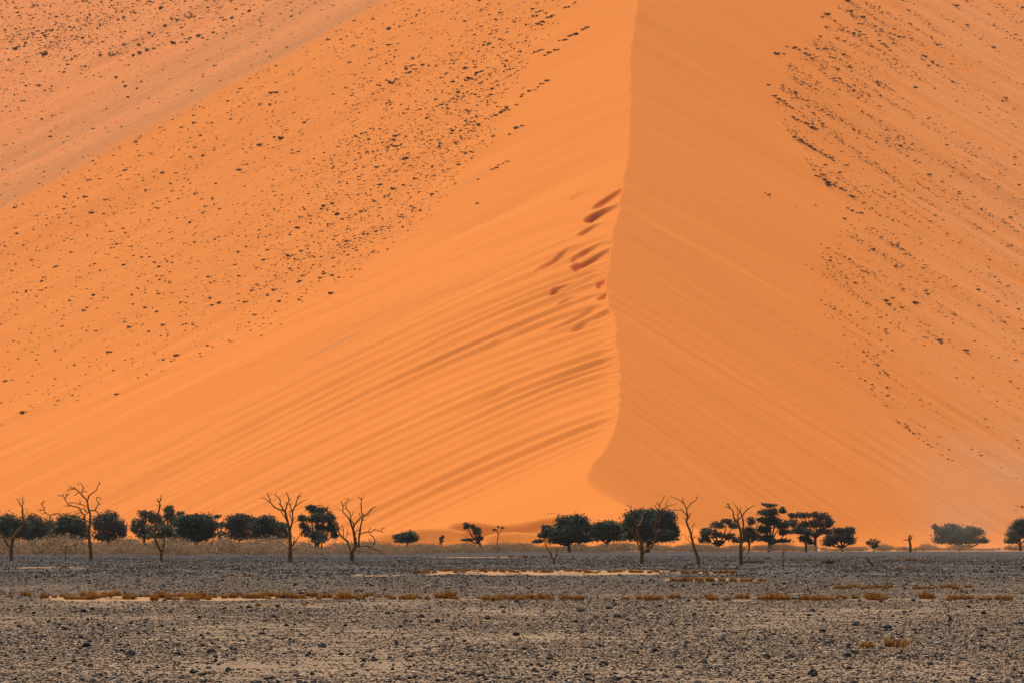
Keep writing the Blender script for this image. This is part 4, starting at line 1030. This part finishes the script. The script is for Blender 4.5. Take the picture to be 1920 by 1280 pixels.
pm = bpy.data.meshes.new('gravel')
rr = R[restm]; nn = len(rr)
pts = np.concatenate([np.stack([X, Y, Z + R * 0.2], 1)[restm], np.stack([PX, PY, ground_h(PX, PY)], 1)])
pm.vertices.add(len(pts)); pm.vertices.foreach_set('co', pts.astype(np.float32).ravel())
def vattr(nm, A):
    a = pm.attributes.new(nm, 'FLOAT_VECTOR', 'POINT'); a.data.foreach_set('vector', A.astype(np.float32).ravel())
ps = rng.uniform(0.8, 1.3, (PN, 1)) * np.ones((1, 3))
vattr('size', np.concatenate([np.stack([rr * rng.uniform(0.9, 1.5, nn), rr * rng.uniform(0.9, 1.3, nn), rr * rng.uniform(0.75, 1.25, nn)], 1), ps]))
vattr('turn', np.concatenate([np.stack([rng.uniform(-.3, .3, nn), rng.uniform(-.3, .3, nn), rng.uniform(0, 6.28, nn)], 1), np.stack([np.zeros(PN), np.zeros(PN), rng.uniform(0, 6.28, PN)], 1)]))
a = pm.attributes.new('shape', 'INT', 'POINT')
a.data.foreach_set('value', np.concatenate([rng.integers(0, len(STONES), nn), len(STONES) + rng.integers(0, len(PEB), PN)]).astype(np.int32))
pm.update()
gc = bpy.data.collections.new('stone_shapes')
for k, me in enumerate(STONES + PEB): gc.objects.link(bpy.data.objects.new('stone_shape_%02d' % k, me))
gobj = link('gravel', pm)
tag(gobj, 'countless small stones and pebbles covering the gravel plain', 'gravel', kind='stuff')
ng = bpy.data.node_groups.new('gravel_stones', 'GeometryNodeTree')
ng.interface.new_socket('Geometry', in_out='INPUT', socket_type='NodeSocketGeometry')
ng.interface.new_socket('Geometry', in_out='OUTPUT', socket_type='NodeSocketGeometry')
gi = ng.nodes.new('NodeGroupInput'); go = ng.nodes.new('NodeGroupOutput')
m2p = ng.nodes.new('GeometryNodeMeshToPoints'); iop = ng.nodes.new('GeometryNodeInstanceOnPoints')
ci = ng.nodes.new('GeometryNodeCollectionInfo'); ci.inputs['Collection'].default_value = gc
ci.inputs['Separate Children'].default_value = True; ci.inputs['Reset Children'].default_value = True
def named(nm):
    nd = ng.nodes.new('GeometryNodeInputNamedAttribute'); nd.data_type = 'FLOAT_VECTOR'; nd.inputs['Name'].default_value = nm; return nd.outputs[0]
iop.inputs['Pick Instance'].default_value = True
sh = ng.nodes.new('GeometryNodeInputNamedAttribute'); sh.data_type = 'INT'; sh.inputs['Name'].default_value = 'shape'
ng.links.new(sh.outputs[0], iop.inputs['Instance Index'])
ng.links.new(gi.outputs[0], m2p.inputs[0]); ng.links.new(m2p.outputs[0], iop.inputs['Points'])
ng.links.new(ci.outputs[0], iop.inputs['Instance'])
rot = ng.nodes.new('FunctionNodeEulerToRotation'); ng.links.new(named('turn'), rot.inputs[0]); ng.links.new(rot.outputs[0], iop.inputs['Rotation'])
ng.links.new(named('size'), iop.inputs['Scale']); ng.links.new(iop.outputs[0], go.inputs[0])
gobj.modifiers.new('stones', 'NODES').node_group = ng
print('gravel instances', nn, PN)

# ================================================================== air: haze over the whole place, and wind-blown dust at the right foot of the dune
def volume_mat(name, color, density, noise=None):
    m = bpy.data.materials.new(name); m.use_nodes = True; t = m.node_tree
    for nd in list(t.nodes): t.nodes.remove(nd)
    out = t.nodes.new('ShaderNodeOutputMaterial'); v = t.nodes.new('ShaderNodeVolumePrincipled')
    v.inputs['Color'].default_value = tuple(color) + (1,); v.inputs['Density'].default_value = density; v.inputs['Anisotropy'].default_value = 0.2
    t.links.new(v.outputs[0], out.inputs['Volume'])
    if noise:
        tc = t.nodes.new('ShaderNodeTexCoord'); n = t.nodes.new('ShaderNodeTexNoise'); n.inputs['Scale'].default_value = noise; n.inputs['Detail'].default_value = 3.0
        ln = t.nodes.new('ShaderNodeVectorMath'); ln.operation = 'LENGTH'; t.links.new(tc.outputs['Object'], ln.inputs[0]); t.links.new(tc.outputs['Object'], n.inputs['Vector'])
        fall = t.nodes.new('ShaderNodeMapRange'); fall.interpolation_type = 'SMOOTHSTEP'; t.links.new(ln.outputs['Value'], fall.inputs[0])
        fall.inputs[1].default_value = 1.0; fall.inputs[2].default_value = 0.1; fall.inputs[3].default_value = 0.0; fall.inputs[4].default_value = 1.0
        nr = t.nodes.new('ShaderNodeMapRange'); t.links.new(n.outputs['Fac'], nr.inputs[0]); nr.inputs[1].default_value = 0.35; nr.inputs[2].default_value = 0.7
        mu = t.nodes.new('ShaderNodeMath'); mu.operation = 'MULTIPLY'; t.links.new(fall.outputs[0], mu.inputs[0]); t.links.new(nr.outputs[0], mu.inputs[1])
        m2 = t.nodes.new('ShaderNodeMath'); m2.operation = 'MULTIPLY'; t.links.new(mu.outputs[0], m2.inputs[0]); m2.inputs[1].default_value = density
        t.links.new(m2.outputs[0], v.inputs['Density'])
    return m
def closed_box(name, x0, x1, y0, y1, z0, z1, mat):
    V = np.array([(x, y, z) for z in (z0, z1) for y in (y0, y1) for x in (x0, x1)], float)
    Q = np.array([(0, 2, 3, 1), (4, 5, 7, 6), (0, 1, 5, 4), (2, 6, 7, 3), (0, 4, 6, 2), (1, 3, 7, 5)])
    me = mesh_np(name, V, Q, mat=mat, smooth=False); return link(name, me)
HAZE = 0.00002
if HAZE:
    hz = closed_box('haze', -31000, 31000, -31000, 31000, -1001, 420, volume_mat('haze_air', (0.98, 0.93, 0.88), HAZE))
    tag(hz, 'thin dusty haze hanging in the air over the plain', 'haze', kind='stuff')
def dust(px, py, Y, rx, ry, rz, dens, label):
    bm = bmesh.new(); bmesh.ops.create_icosphere(bm, subdivisions=3, radius=1.0)
    me = bpy.data.meshes.new('dust_plume'); bm.to_mesh(me); bm.free()
    me.materials.append(volume_mat('dust_air', (0.99, 0.82, 0.62), dens, 1.8))
    p = at(px, py, Y)
    o = link('dust_plume', me, None, p, (0, 0.25, 0), (rx, ry, rz)); tag(o, label, 'dust', kind='stuff')
dust(1800, 985, 1020, 14, 10, 8, 0.022, 'pale plume of blown dust before the wide acacia on the right')
dust(1850, 900, 1200, 30, 20, 20, 0.012, 'faint veil of dust drifting up the right foot of the dune')
